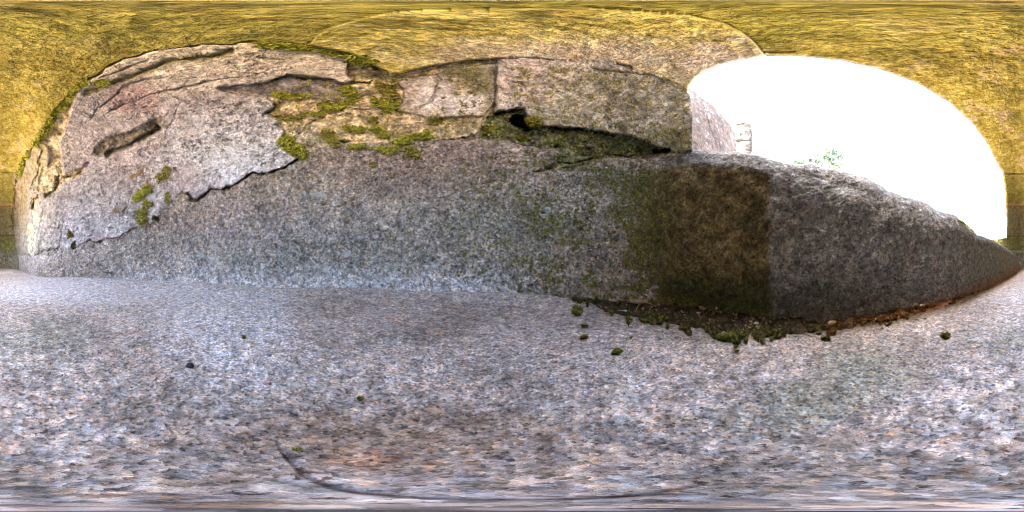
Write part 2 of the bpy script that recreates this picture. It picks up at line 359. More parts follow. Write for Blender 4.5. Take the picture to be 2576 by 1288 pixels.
# rock relief
n_big = fbm(P0, .55, 3, 51); n_mid = fbm(P0, 2.4, 4, 61, .55); n_fin = fbm(P0, 9.0, 3, 71, .6)
amp_mid = np.full(X.shape, .05, np.float32); amp_fin = np.full(X.shape, .016, np.float32); amp_big = np.full(X.shape, .16, np.float32)
for l_, a_, f_ in ((L_PLA, .045, .007), (L_VAULT, .05, .03), (L_SLAB, .05, .028), (L_MOR, .13, .035), (L_DARK, .20, .10), (L_SR, .04, .03), (L_SL, .05, .015), (L_GRAN, .035, .02)):
    amp_mid[lab == l_] = a_; amp_fin[lab == l_] = f_
pier = lab >= L_P1
amp_big[pier] = .04
amp_mid, amp_fin, amp_big = blur(amp_mid, 4), blur(amp_fin, 3), blur(amp_big, 20)
rel = off - gd + n_big * amp_big + n_mid * amp_mid + n_fin * amp_fin
# flaking terraces in the plaster coat
ter = fbm(P0 * np.array([.7, .7, 2.6]), 1.5, 5, 81, .6); ridge = 1 - np.abs(ter) * 2.2
pits = sstep(.22, .45, fbm(P0, 13.0, 3, 85, .6)) * sstep(-.25, .15, fbm(P0, 1.2, 2, 86))
rel += np.where(lab == L_PLA, ter * .07 - .05 * sstep(.93, 1.0, ridge) * sstep(0, .3, n_mid + .2) - .035 * pits, 0)
lump = fbm(P0, 5.5, 3, 87, .6)
rel += np.where((lab == L_GRAN) | (lab == L_SR) | (lab == L_DARK) | (lab == L_MOR), lump * .035 - .03 * pits, 0)
# arch edge rolls back towards the open air
da = linedist(X, Y, arch[:24], 60)
rel -= .22 * (1 - sstep(0, 9, da)) ** 2
hole = inpoly(XS if False else X + 1.2 * wx, Y + 1.2 * wy, arch)
Dr = D0 * 1.0 - rel
P = (U * Dr[..., None])                                     # units, relative to the camera
def world(p): return p * H + np.array([0, 0, H])
Pw = world(P).astype(np.float32)
def grid_normals(P):
    du = np.roll(P, -1, 1) - np.roll(P, 1, 1); dv = np.empty_like(P); dv[1:-1] = P[2:] - P[:-2]; dv[0] = P[1] - P[0]; dv[-1] = P[-1] - P[-2]
    n = np.cross(du, dv); n /= np.linalg.norm(n, axis=-1, keepdims=True) + 1e-12
    s = np.sign(-(n * U).sum(-1))[..., None]; return n * s
Nw = grid_normals(P)

# ---- natural colour of the stone, linear albedo; crown, arch rim, wall foot carry painted light
def blob(cx, cy, rx, ry, soft=.5, rot=0, n=.35):
    c, s = math.cos(rot), math.sin(rot); dx = X - cx; dx = np.where(dx > W_/2, dx - W_, np.where(dx < -W_/2, dx + W_, dx)); dy = Y - cy
    q = np.hypot((dx*c + dy*s) / rx, (-dx*s + dy*c) / ry) + n * n_mid * 1.4 + n * n_big
    return 1 - sstep(1 - soft, 1 + soft, q)
t_med = fbm(P0, 1.7, 4, 91, .6) ; t_sml = fbm(P0, 6.0, 4, 101, .65)
T = np.zeros(X.shape + (3,), np.float32); MK = np.zeros(X.shape + (3,), np.float32)
def setl(mask, col): T[mask] = col[mask] if col.ndim == 3 else col
yel = lerp(lerp((.27,.235,.045), (.41,.365,.095), sstep(-.3, .3, t_sml)), (.46,.40,.21), sstep(.2, .6, t_med))
yel = lerp(yel, (.24,.20,.04), sstep(.15, .6, -t_med) * .25)
yel = yel * np.array([1.14, 1.09, 1.02])
pinkish = lerp((.64,.53,.38), (.80,.73,.58), sstep(-.3, .3, t_sml))
v = (lab == L_VAULT) | (lab == L_SLAB)
setl(v, yel)
T[lab == L_SLAB] = np.clip(T[lab == L_SLAB] * np.array([1.75, 1.8, 2.3]), 0, .85)
w_ = blob(1560, 165, 420, 60, .6) * .8 * (lab == L_SLAB) + blob(1300, 130, 300, 30, .6) * .4 * (lab == L_SLAB)
T = lerp(T, pinkish, np.clip(w_, 0, 1))
T = lerp(T, (.85,.74,.62), ((lab == L_SLAB) & (YJ > 85)) * np.clip(blob(1805, 150, 60, 16, .2) + blob(1855, 100, 28, 7, .2) + blob(1790, 118, 40, 9, .2) + blob(1745, 165, 40, 20, .3), 0, 1) * .8)
T = lerp(T, (.50,.38,.22), ((lab == L_VAULT) & (X > 2200)) * blob(2450, 260, 220, 190, .6) * sstep(.12, .3, t_med + .5 * t_sml) * .8)
T = lerp(T, (.20,.20,.03), v * blob(1900, 60, 170, 45, .5) * .7 * (lab == L_VAULT))
arris_fringe = 1 - sstep(2, 11, da + 3 * t_sml)
T = lerp(T, (.17,.155,.15), arris_fringe * .8)  # rim painted darker to imitate a dark fringe against the sky glow
sband = 1 - sstep(4, 12, linedist(XS, YS, slab_up, 30) + 5 * t_med)
T = lerp(T, (.16,.17,.02), sband * (lab == L_VAULT) * .65)
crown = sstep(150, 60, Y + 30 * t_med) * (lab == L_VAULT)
T = lerp(T, (.60,.56,.13), crown * .5)  # crown albedo raised to make up for the low light there
# plaster: ochre near the vault, pink to lime white below
pl = lerp(lerp((.36,.32,.30), (.62,.54,.51), sstep(-.45, .4, t_med)), (.36,.33,.32), sstep(.1, .5, -t_sml) * .6)
pl = lerp(pl, (.74,.74,.76), blob(590, 390, 190, 110, .7) * .8)
pl = lerp(pl, (.30,.26,.22), sstep(.12, .4, t_sml) * sstep(-.1, .3, t_med) * .6)
pl = lerp(pl, (.22,.20,.17), pits * .45)
pl = lerp(pl, (.76,.64,.42), sstep(280, 120, Y) * .8)
pl = lerp(pl, (.48,.34,.30), blob(330, 250, 60, 35, .5) * .8 + blob(330, 440, 60, 60) * .2 + blob(470, 450, 60, 40) * .5 + blob(250, 610, 60, 25) * .5)
pl = lerp(pl, (.50,.40,.30), sstep(190, 90, X) * .8)
pl = lerp(pl, (.30,.24,.13), sstep(170, 90, X) * sstep(-.05, .3, t_sml + .6 * t_med) * .7)
pl = lerp(pl, (.36,.30,.10), np.clip(blob(100, 400, 22, 80, .4) + blob(60, 500, 12, 60, .5), 0, 1) * .7 * sstep(-.2, .2, t_sml + .2))
pl = lerp(pl, (.27,.25,.23), blob(230, 510, 150, 80, .7) * .35)
pl = np.clip(pl * np.array([1.05, 1.09, 1.16]) * (1 - .25 * sstep(120, 60, X))[..., None], 0, .88); setl(lab == L_PLA, pl)
gr = lerp((.25,.232,.20), (.42,.385,.34), sstep(-.4, .5, t_med + .5 * t_sml))
gr = lerp(gr, (.30,.24,.21), blob(1150, 430, 260, 60, .7) * .6 + blob(560, 560, 180, 60, .7) * .5)
gr = lerp(gr, (.20,.215,.15), np.clip(blob(850, 670, 260, 60, .7) + blob(1500, 560, 330, 150, .8) + blob(1400, 735, 250, 35, .6), 0, 1) * .5)
gr = lerp(gr, (.34,.35,.38), blob(720, 640, 260, 90, .8) * .3 + sstep(690, 745, Y) * .4 * (X < 1150))
gr = gr * np.array([1.08, 1.0, .95]); foot_ = sstep(640, 735, Y + 26 * t_med + 14 * t_sml) * sstep(150, 300, X) * sstep(1420, 1200, X)
gr = lerp(gr, (.56,.54,.52), foot_ * .85)  # pale grit, painted lighter still to offset the shade on the wall foot
setl(lab == L_GRAN, gr)
mo = lerp(lerp((.44,.36,.20), (.76,.65,.42), sstep(-.3, .4, t_sml)), (.72,.58,.42), sstep(.0, .5, t_med) * .7)
mo = lerp(mo, (.36,.36,.33), blob(780, 350, 90, 30, .6) * .7)
setl(lab == L_MOR, mo)
sl_ = lerp((.50,.43,.37), (.76,.67,.61), sstep(-.3, .4, t_med)); sl_ = lerp(sl_, (.27,.25,.12), np.clip(blob(1205, 195, 50, 40, .5) + blob(1150, 180, 80, 14), 0, 1) * .8)
sl_ = lerp(sl_, (.40,.34,.20), sstep(-.05, .3, -t_sml) * .6); sl_ = lerp(sl_, (.80,.76,.76), np.clip(blob(1150, 262, 70, 24, .4) + blob(1090, 240, 40, 30), 0, 1)); setl(lab == L_SL, sl_)
sr = lerp((.52,.46,.36), (.76,.68,.57), sstep(-.35, .35, t_sml + .4 * t_med)); sr = lerp(sr, (.80,.66,.60), np.clip(blob(1310, 215, 75, 70, .4) + sstep(8, -8, Y - (150 + (X - 1250) * .055)) , 0, 1) * (X < 1760) * .85)
sr = lerp(sr, (.20,.19,.06), blob(1660, 360, 100, 45, .6) * .7 + blob(1350, 300, 30, 14) * .6); sr = np.clip(sr * np.array([1.0, 1.05, 1.1]), 0, .85); setl(lab == L_SR, sr)
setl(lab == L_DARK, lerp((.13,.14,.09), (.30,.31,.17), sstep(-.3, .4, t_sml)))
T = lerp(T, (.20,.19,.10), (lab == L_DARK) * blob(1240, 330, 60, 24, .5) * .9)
setl(lab == L_SLATE, lerp((.20,.18,.16), (.34,.30,.27), sstep(-.3, .4, t_sml)))
for l_, a_, b_ in ((L_P1, (.22,.20,.05), (.36,.32,.09)), (L_P2, (.22,.195,.10), (.34,.30,.16)), (L_P3, (.17,.165,.05), (.29,.27,.10)), (L_P4, (.14,.135,.085), (.24,.225,.15))):
    setl(lab == l_, lerp(a_, b_, sstep(-.4, .4, t_sml + .4 * t_med)))
T = lerp(T, (.48,.32,.17), (pier & (linedist(XG, YG, [(2524,516),(2600,514)], 20) < 4)) | (pier & (X < 60) & (linedist(XG, YG, [(-10,515),(38,518)], 20) < 5)))
T = lerp(T, (.24,.205,.14), scar * .85)
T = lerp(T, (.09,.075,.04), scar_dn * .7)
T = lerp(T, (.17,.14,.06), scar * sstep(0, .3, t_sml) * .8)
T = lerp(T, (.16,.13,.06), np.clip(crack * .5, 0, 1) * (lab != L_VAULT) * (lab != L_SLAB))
bandm = linedist(XG, YG, [(219,234),(281,209),(344,187),(400,166),(437,150),(531,141),(581,128)], 30)
T = lerp(T, (.22,.20,.05), (1 - sstep(5, 13, bandm)) * .7)
# moss specks, lichen flecks, dirt
MK[..., 0] = np.clip(.30 * sstep(380, 240, Y) * (lab == L_MOR) + .30 * (lab == L_DARK) + .24 * (lab == L_SR) * sstep(1280, 1500, X) + .20 * (lab == L_SL) * sstep(200, 170, Y)
     + (lab == L_GRAN) * (.26 * sstep(1150, 1560, X) + .10 * sstep(500, 380, Y) * sstep(700, 900, X)) + .27 * crack * sstep(-.1, .25, t_med) + .26 * scar + .10 * v * sstep(.3, -.2, t_med) + .22 * pier, 0, .42)
MK[..., 1] = np.clip((lab == L_GRAN) * (.27 + .10 * t_med) * sstep(200, 500, X) * sstep(1700, 1100, X) + .12 * (lab == L_PLA), 0, .4)
MK[..., 2] = .28 + .14 * t_med + .06 * (lab == L_PLA) - .12 * v + .08 * (lab == L_PLA) * blob(560, 330, 200, 100, .8)

# ---- split the height field into its stones
wall = empty('rubble_wall', tuple(Pw[115, 500]), label='back wall of grey granite, flaking pink lime plaster and mossy mortar', cat='wall')
vault = empty('stone_vault', (0, 0, H + VH * H), label='low vault of coarse granite yellow with algae over the slab floor', cat='vault')
pier_t = empty('ashlar_pier', tuple(Pw[115, 0]), label='pier of coursed squared stones where vault meets floor beside opening', cat='pier')
jj, ii = np.meshgrid(np.arange(NV - 1), np.arange(NU), indexing='ij')
i2 = (ii + 1) % NU
quads = np.stack([jj * NU + ii, jj * NU + i2, (jj + 1) * NU + i2, (jj + 1) * NU + ii], -1)
fl = lab[:-1, :]; fh = hole[:-1, :] | hole[1:, :] | np.roll(hole, -1, 1)[:-1, :] | np.roll(hole, -1, 1)[1:, :]
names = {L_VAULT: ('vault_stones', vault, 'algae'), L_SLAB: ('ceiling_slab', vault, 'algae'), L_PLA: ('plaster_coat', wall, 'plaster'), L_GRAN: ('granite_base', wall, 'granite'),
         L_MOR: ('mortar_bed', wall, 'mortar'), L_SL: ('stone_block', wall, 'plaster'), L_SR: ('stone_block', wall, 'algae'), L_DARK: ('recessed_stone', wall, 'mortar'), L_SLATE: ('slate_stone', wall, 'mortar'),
         L_P1: ('stone_block', pier_t, 'algae'), L_P2: ('stone_block', pier_t, 'algae'), L_P3: ('stone_block', pier_t, 'algae'), L_P4: ('sill_stone', pier_t, 'granite')}
plab = {L_SL: 'pale pink faced stone between mortar and joint', L_SR: 'rough speckled stone next to the opening', L_DARK: 'dark mossy stone set back behind the crack', L_SLATE: 'dark slate bedded under the plaster edge',
        L_PLA: 'cracked pink and white lime plaster', L_SLAB: 'single curved slab of the vault with pale lichen', L_P1: 'top course, yellow with algae', L_P2: 'middle course, grey brown', L_P3: 'thin mossy lower course'}
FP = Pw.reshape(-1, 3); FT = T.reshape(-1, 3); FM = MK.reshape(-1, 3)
def emit(name, q, mat, parent, label=None):
    u, inv = np.unique(q, return_inverse=True)
    o = mesh_obj(name, FP[u], inv.reshape(q.shape), M[mat], parent, tone=FT[u], mask=FM[u])
    if label: o['label'] = label
    return o
# pixels of a region cut off from its stone are dropped into the neighbours by the shared grid, so nothing is left open
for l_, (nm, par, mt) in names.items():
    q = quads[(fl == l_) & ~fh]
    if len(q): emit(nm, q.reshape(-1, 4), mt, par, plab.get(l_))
# reveal of the opening: the arch stones are as thick as the wall
step = np.zeros(fh.shape, bool)
def rim(mask_a, ea, eb):
    a = ea[mask_a]; b = eb[mask_a]; return a, b
q00 = jj * NU + ii; q10 = jj * NU + i2; q01 = (jj + 1) * NU + ii; q11 = (jj + 1) * NU + i2
segs = []
hl = fh & ~np.roll(fh, 1, 1); segs.append((q00[hl], q01[hl]))
hr = fh & ~np.roll(fh, -1, 1); segs.append((q11[hr], q10[hr]))
dn = np.zeros_like(fh); dn[1:] = fh[1:] & ~fh[:-1]; segs.append((q10[dn], q00[dn]))
un = np.zeros_like(fh); un[:-1] = fh[:-1] & ~fh[1:]; segs.append((q01[un], q11[un]))
a = np.concatenate([s[0] for s in segs]); b = np.concatenate([s[1] for s in segs])
uu = U.reshape(-1, 3)
outw = lambda ix: FP[ix] + uu[ix] * (0.75 * H)
V_ = np.concatenate([FP[a], FP[b], outw(b), outw(a)]); n_ = len(a); r_ = np.arange(n_)
mesh_obj('arch_reveal', V_, np.stack([r_, r_ + n_, r_ + 2*n_, r_ + 3*n_], -1), M['algae'], vault, tone=np.tile((.3, .25, .12), (4*n_, 1)), mask=np.tile((.1, 0, .2), (4*n_, 1)))
# outer skin of the masonry, seen only from outside
st = 5; oj = np.arange(0, NV, st); oi = np.arange(0, NU, st)
OJ, OI = np.meshgrid(oj, oi, indexing='ij'); OP = Pw[OJ, OI] + U[OJ, OI] * (0.75 * H)
nj, ni = OP.shape[:2]; a_, b_ = np.meshgrid(np.arange(nj - 1), np.arange(ni), indexing='ij'); b2 = (b_ + 1) % ni
oq = np.stack([a_*ni + b_, a_*ni + b2, (a_+1)*ni + b2, (a_+1)*ni + b_], -1)
hm = hole[OJ, OI]; keep = ~(hm[:-1] | hm[1:] | np.roll(hm, -1, 1)[:-1] | np.roll(hm, -1, 1)[1:])
mesh_obj('outer_skin', OP.reshape(-1, 3), oq[keep], M['granite'], vault, tone=np.tile((.3, .28, .25), (nj*ni, 1)), mask=np.tile((.1, .1, .2), (nj*ni, 1)))

# ================================================================ PARAPET: long granite block closing the foot of the opening
top_pts = [(1325,440),(1400,428),(1440,420),(1500,402),(1560,393),(1644,389),(1690,382),(1725,377),(1760,379),(1794,380),(1840,383),(1882,386),(1910,391),(1932,396),(1969,407),(2004,412),(2030,411),(2046,412),(2073,421),(2119,429),(2151,437),(2198,457),(2229,474),(2276,493),(2332,512),(2354,527),(2401,540),(2419,557),(2457,590),(2491,601),(2532,624),(2557,643),(2568,672)]
bot_pts = [(1300,750),(1500,764),(1600,771),(1750,790),(1850,803),(1940,813),(2025,812),(2110,806),(2200,795),(2338,771),(2448,737),(2526,702),(2568,677)]
topf = lambda x: np.interp(x, [p[0] for p in top_pts], [p[1] for p in top_pts])
_rp = curve([(x, 1 / r_of(y)) for x, y in bot_pts])
NPU, NPV = 860, 250
px = np.linspace(1330, 2567, NPU)
tt = np.linspace(-.12, 1, NPV)
PX, TT = np.meshgrid(px, tt)
rp = 1 / _rp(PX)
sink = sstep(1560, 1330, PX) * .28                          # its left end is bedded in the back wall
rp = rp + sink
e_top = (0.5 - topf(PX) / H_) * np.pi
zt = np.tan(e_top) * rp                                     # height of the crest above the lens
zz = -1 + TT * (zt + 1)
rr = rp.copy()
ks = .87 - .13 * sstep(1950, 2080, PX) * sstep(2480, 2300, PX)
k_ = np.clip((TT - ks) / (1 - ks), 0, 1)
roll = (.30 + .10 * np.sin(PX / 90.) + .25 * sstep(1950, 2100, PX) * sstep(2480, 2300, PX)) * (1 - np.sqrt(np.maximum(1 - k_ ** 2, 0)))
ang = PX / W_ * 2 * np.pi - np.pi
rr = rr + roll
# keep the crest where the survey has it once it has rolled back
zz = -1 + (zz + 1) * (1 + (np.tan(e_top) * (rp + roll) - zt) / (zt + 1) * k_)
PP = np.stack([np.sin(ang) * rr, np.cos(ang) * rr, zz], -1)
m_ = fbm(PP, 2.4, 4, 61, .55); f_ = fbm(PP, 10, 4, 171, .65); g_ = fbm(PP, 1.0, 3, 181)
bulge = sstep(0, .3, TT) * sstep(1.0, .55, TT) * .06
dsp = m_ * .05 + f_ * (.022 + .008 * k_) + g_ * .10 + bulge - .25 * (1 - sstep(0, 12, np.hypot((PX - 2518) / 1.2, (PP[..., 2] * 0 + (TT - .18)) * 120)))
tri = sstep(.10, 0, TT) * .05
rr2 = rr - dsp * np.minimum(1, (1.02 - k_) * 3) - tri
zz2 = zz + k_ * (f_ * .03 + m_ * .035)
PP = np.stack([np.sin(ang) * rr2, np.cos(ang) * rr2, zz2], -1)
# flat top going back and the outer face going down
back = []
out_dir = np.array([np.sin(R(293) - np.pi), np.cos(R(293) - np.pi), 0])
rad = PP[-1] / np.maximum(np.linalg.norm(PP[-1][:, :2], axis=1), 1e-3)[:, None]; rad[:, 2] = 0
for s_, dz in ((.06, -.01), (.16, -.03), (.35, -.08), (.6, -.15), (.9, -.3), (1.05, -.55)):
    q = PP[-1] + rad * s_; q[:, 2] += dz + .03 * f_[-1 - int(s_ * 60)]; back.append(q)
q = PP[-1] + rad * 1.1; q[:, 2] = -1.3; back.append(q)
PG = np.concatenate([PP, np.array(back)], 0)
ny = PG.shape[0]
yy_ = (0.5 - np.arctan2(PG[..., 2], np.hypot(PG[..., 0], PG[..., 1])) / np.pi) * H_
PXg = np.tile(px, (ny, 1))
tm = fbm(PG, 2.2, 4, 191, .6); ts = fbm(PG, 7.0, 4, 201, .65)
wj = PXg + 40 * tm
br = lerp((.10,.08,.035), (.24,.19,.09), sstep(-.4, .4, ts))                     # brown algae film

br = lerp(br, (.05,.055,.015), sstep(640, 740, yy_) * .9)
gy_ = lerp((.28,.27,.235), (.44,.42,.37), sstep(-.4, .5, tm + .5 * ts)); gy_ = lerp(gy_, (.14,.15,.085), sstep(1380, 1560, PXg + 60 * ts) * .5)
dk = lerp((.17,.168,.15), (.25,.245,.225), sstep(-.4, .4, ts + .3 * tm))           # bare dark granite
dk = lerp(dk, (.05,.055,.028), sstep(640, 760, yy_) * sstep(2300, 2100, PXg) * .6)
dk = lerp(dk, (.13,.12,.06), sstep(2330, 2520, PXg) * .7)
dk = lerp(dk, (.22,.105,.05), (1 - sstep(-6, 34, (0.5 + np.arctan(_rp(PXg)) / np.pi) * H_ - yy_ + 14 * ts)) * sstep(2200, 2350, PXg) * .85)
EXPO_SEAM = 1936  # added joint: the tone step here stands in for an exposure seam
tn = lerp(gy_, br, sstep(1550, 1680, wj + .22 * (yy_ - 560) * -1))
jw = sstep(EXPO_SEAM - 9, EXPO_SEAM + 9, PXg + 8 * ts)
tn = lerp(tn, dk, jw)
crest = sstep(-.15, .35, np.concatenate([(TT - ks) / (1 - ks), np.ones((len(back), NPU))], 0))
tn = lerp(tn, lerp((.16,.155,.14), (.30,.30,.29), sstep(-.3, .4, ts)), crest * .75)  # crest tone painted paler to stand in for sky light on the bevel
mkp = np.zeros(PG.shape, np.float32)
mkp[..., 0] = np.clip(.21 + .18 * sstep(1450, 1560, PXg) * sstep(1760, 1640, PXg) + .06 * tm - .12 * jw + .12 * sstep(700, 780, yy_), 0, .45) * (1 - .6 * crest)
mkp[..., 1] = .10 + .10 * sstep(1600, 1450, PXg)
mkp[..., 2] = .28 + .10 * tm
para = empty('parapet_wall', tuple(world(np.array([np.sin(R(272) - np.pi) * 2.3, np.cos(R(272) - np.pi) * 2.3, -1.0]))), label='low dark granite parapet closing the foot of the arched opening', cat='parapet')
ju, jv = np.meshgrid(np.arange(ny - 1), np.arange(NPU - 1), indexing='ij')
pq = np.stack([ju*NPU + jv, ju*NPU + jv + 1, (ju+1)*NPU + jv + 1, (ju+1)*NPU + jv], -1)
js = int(np.searchsorted(px, EXPO_SEAM))
PGw = world(PG).reshape(-1, 3); TN = tn.reshape(-1, 3); MP = mkp.reshape(-1, 3)
for sel, lb in ((slice(0, js), 'brown mossy block left of the added joint'), (slice(js, NPU - 1), 'bare dark grey block running right from the added joint')):
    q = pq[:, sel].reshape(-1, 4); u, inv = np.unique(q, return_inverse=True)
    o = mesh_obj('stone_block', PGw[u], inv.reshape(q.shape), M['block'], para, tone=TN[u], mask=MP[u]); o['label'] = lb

# ================================================================ GROUND: worn granite slab, continued outside
def wall_r(Xp):                                             # distance of the nearest wall foot on this bearing
    a = 1 / np.maximum(_rw(Xp), .05)
    b = np.where((Xp > 1500) & (Xp < 2566), 1 / np.maximum(_rp(np.clip(Xp, 1300, 2568)), .05), 99)
    return np.minimum(a, b)
def ground_z(p, Xp, r):
    q = np.stack([p[..., 0], p[..., 1], np.zeros(p.shape[:-1])], -1)
    z = fbm(q, .8, 3, 301) * .03 + fbm(q, 6., 4, 311, .6) * .014
    w = wall_r(Xp); t = sstep(.70, 1.0, r / w + .05 * fbm(q, 2.5, 3, 317))
    z = z * (1 - .6 * np.clip((r - 3) / 8, 0, 1)) + t * t * .15 * sstep(60, 220, Xp) * sstep(1560, 1350, Xp)
    return z
arc = [(690,1085),(698,1111),(727,1152),(760,1185),(810,1214),(872,1233),(975,1245),(1141,1254),(1288,1256),(1495,1252),(1619,1243),(1681,1233),(1760,1215)]
def gpt(x, y):
    r = 1 / math.tan((y / H_ - .5) * math.pi); a = x / W_ * 2 * math.pi - math.pi; return (math.sin(a) * r, math.cos(a) * r)
arc_xy = [gpt(*p) for p in arc]
GU = 1300
dep = np.concatenate([np.linspace(89.9, 80, 40, endpoint=False), np.linspace(80, 4.2, 330, endpoint=False), [4.2, 3.6, 3, 2.2, 1.5, 1.0, .5, .2, .06]])
gxx = np.arange(GU) / GU * W_
GX, GD = np.meshgrid(gxx, dep)
gr_ = 1 / np.tan(np.radians(GD)); ga = GX / W_ * 2 * np.pi - np.pi
GP = np.stack([np.sin(ga) * gr_, np.cos(ga) * gr_, np.zeros(GX.shape)], -1)
GZ = ground_z(GP, GX, gr_)
da_ = linedist(GP[..., 0], GP[..., 1], arc_xy, .2)
gv = (1 - sstep(0, .012, da_)) * sstep(1085, 1150, (GD / 180 + .5) * H_)
GP[..., 2] = GZ - 1 - gv * .012
GY = (GD / 180 + .5) * H_
q0 = np.stack([GP[..., 0], GP[..., 1], GP[..., 0] * 0], -1)
a1 = fbm(q0, 1.1, 4, 321, .6); a2 = fbm(q0, 4.5, 4, 331, .65)
gt = lerp((.28,.257,.235), (.45,.42,.395), sstep(-.45, .45, a1 + .4 * a2))
gt = lerp(gt, (.44,.33,.26), sstep(.1, .45, a2) * .35)                              # rusty feldspar clouds
def gb(cx, cy, rx, ry, soft=.6):
    dx = GX - cx; dx = np.where(dx > W_/2, dx - W_, np.where(dx < -W_/2, dx + W_, dx))
    return 1 - sstep(1 - soft, 1 + soft, np.hypot(dx / rx, (GY - cy) / ry) + .5 * a1 + .3 * a2)
gt = lerp(gt, (.22,.25,.20), np.clip(gb(2170, 940, 110, 70) + gb(2030, 1010, 110, 50) + gb(60, 860, 130, 60) * .8 + gb(1900, 1060, 160, 40) * .6 + gb(1330, 735, 200, 22), 0, 1) * .5)  # green algae film
gt = lerp(gt, (.58,.595,.62), np.clip(gb(560, 790, 150, 90) + gb(620, 870, 130, 130, .9) * .7 + gb(260, 735, 300, 32) * .8, 0, 1) * .8)   # lime bloom
gt = lerp(gt, (.24,.175,.125), np.clip(gb(1000, 1110, 340, 100), 0, 1) * .8)
gt = lerp(gt, (.42,.22,.11), np.clip(gb(900, 1160, 120, 30) * .8, 0, 1) * .5)
gt = lerp(gt, (.36,.28,.24), sstep(760, 690, GY) * sstep(2300, 2450, GX) * .6)
rw_ = wall_r(GX)
gt = lerp(gt, (.47,.445,.42), sstep(.82, 1.0, gr_ / rw_ + .06 * a2) * sstep(300, 700, GX) * sstep(1500, 1300, GX) * .8)
gt = lerp(gt, (.50,.47,.42), sstep(1.05, 1.25, gr_ / rw_) * .9)  # unseen outside ground set pale to bounce sunlight up onto the vault
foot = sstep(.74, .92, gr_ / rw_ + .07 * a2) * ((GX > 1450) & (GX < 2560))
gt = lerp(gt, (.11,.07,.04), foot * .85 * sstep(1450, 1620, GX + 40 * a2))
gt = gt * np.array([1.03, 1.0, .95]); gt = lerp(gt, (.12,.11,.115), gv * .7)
gm = np.zeros(GP.shape, np.float32)
gm[..., 0] = np.clip(.08 + .12 * a1 + foot * .22, 0, .4); gm[..., 1] = .16 + .10 * a1; gm[..., 2] = .30 + .06 * a1
GPw = world(GP); ngj, ngi = GX.shape
a_, b_ = np.meshgrid(np.arange(ngj - 1), np.arange(ngi), indexing='ij'); b2 = (b_ + 1) % ngi
gq = np.stack([a_*ngi + b_, (a_+1)*ngi + b_, (a_+1)*ngi + b2, a_*ngi + b2], -1).reshape(-1, 4)
Vg = np.concatenate([GPw.reshape(-1, 3), [[0, 0, float(GPw[0, :, 2].mean())]]])
TG = np.concatenate([gt.reshape(-1, 3), [gt[0, 0]]]); MG = np.concatenate([gm.reshape(-1, 3), [gm[0, 0]]])
# close the tiny ring under the lens with degenerate quads turned to tris
cap = np.stack([np.full(ngi, len(Vg) - 1), np.arange(ngi), (np.arange(ngi) + 1) % ngi, (np.arange(ngi) + 1) % ngi], -1)
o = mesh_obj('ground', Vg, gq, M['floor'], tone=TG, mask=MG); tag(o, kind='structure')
bm_v = Vg[:ngi]
mesh = o.data
# ---------------------------------------------------------------- looking things up on the surfaces
def on_shell(x, y):
    x = np.asarray(x) % W_; fj = np.interp(-np.asarray(y, float), -gy[::1], np.arange(NV)); fi = x / W_ * NU
    j = np.clip(fj.astype(int), 1, NV - 2); i = fi.astype(int) % NU
    return Pw[j, i], Nw[j, i]
def on_para(x, y):
    i = np.clip(((np.asarray(x) - px[0]) / (px[1] - px[0])).astype(int), 0, NPU - 1); Pn = world(PP)
    out = []; nn = []
    for a_, b_ in zip(i, np.asarray(y)):
        j = int(np.argmin(np.abs(yy_[:NPV, a_] - b_))); out.append(Pn[j, a_]); d_ = -PP[j, a_].copy(); d_[2] = .2; nn.append(d_ / np.linalg.norm(d_))
    return np.array(out), np.array(nn)
def on_ground(x, y):
    x = np.asarray(x, float); y = np.asarray(y, float); r = 1 / np.tan((y / H_ - .5) * np.pi); a = x / W_ * 2 * np.pi - np.pi
    p = np.stack([np.sin(a) * r, np.cos(a) * r, r * 0], -1); p[..., 2] = -1 + ground_z(p, x, r)
    return world(p), np.tile((0, 0, 1.), (len(x), 1))
surf = {'w': on_shell, 'p': on_para, 'g': on_ground}

# ================================================================ MOSS: cushions of many small shoots
GREEN = ((.14,.14,.02), (.36,.37,.05), (.62,.62,.11)); OLIVE = ((.12,.10,.02), (.31,.28,.06), (.52,.48,.13)); ORANGE = ((.25,.14,.02), (.5,.30,.03), (.6,.42,.06))
DARKM = ((.018,.02,.005), (.05,.055,.012), (.12,.12,.03)); LICH = ((.40,.41,.38), (.55,.56,.53), (.68,.70,.67))
def shoots(C, Nn, size, pal, height):
    """each shoot = two crossed little blades standing on the surface"""
    n = len(C); t = rng.random(n)
    c = np.where(t[:, None] < .45, lerp(pal[0], pal[1], t / .45), lerp(pal[1], pal[2], (t - .45) / .55))
    V = []; F = []; Cc = []
    for k in range(3):
        d = rng.normal(size=(n, 3)); d -= (d * Nn).sum(1)[:, None] * Nn; d /= np.linalg.norm(d, axis=1)[:, None] + 1e-9
        tip = Nn + d * rng.uniform(.2, 1.2, (n, 1)) ; tip /= np.linalg.norm(tip, axis=1)[:, None]
        s = np.cross(tip, d); s /= np.linalg.norm(s, axis=1)[:, None] + 1e-9
        L = size * rng.uniform(.6, 1.4, (n, 1)); w = L * .38
        p0 = C + Nn * height[:, None]
        V += [p0 - s * w, p0 + s * w, p0 + tip * L + d * L * .3]
        Cc += [c * .8, c * .8, c * 1.15]
    V = np.stack(V, 1).reshape(-1, 3); Cc = np.stack(Cc, 1).reshape(-1, 3)
    return V, np.arange(len(V)).reshape(-1, 3), Cc
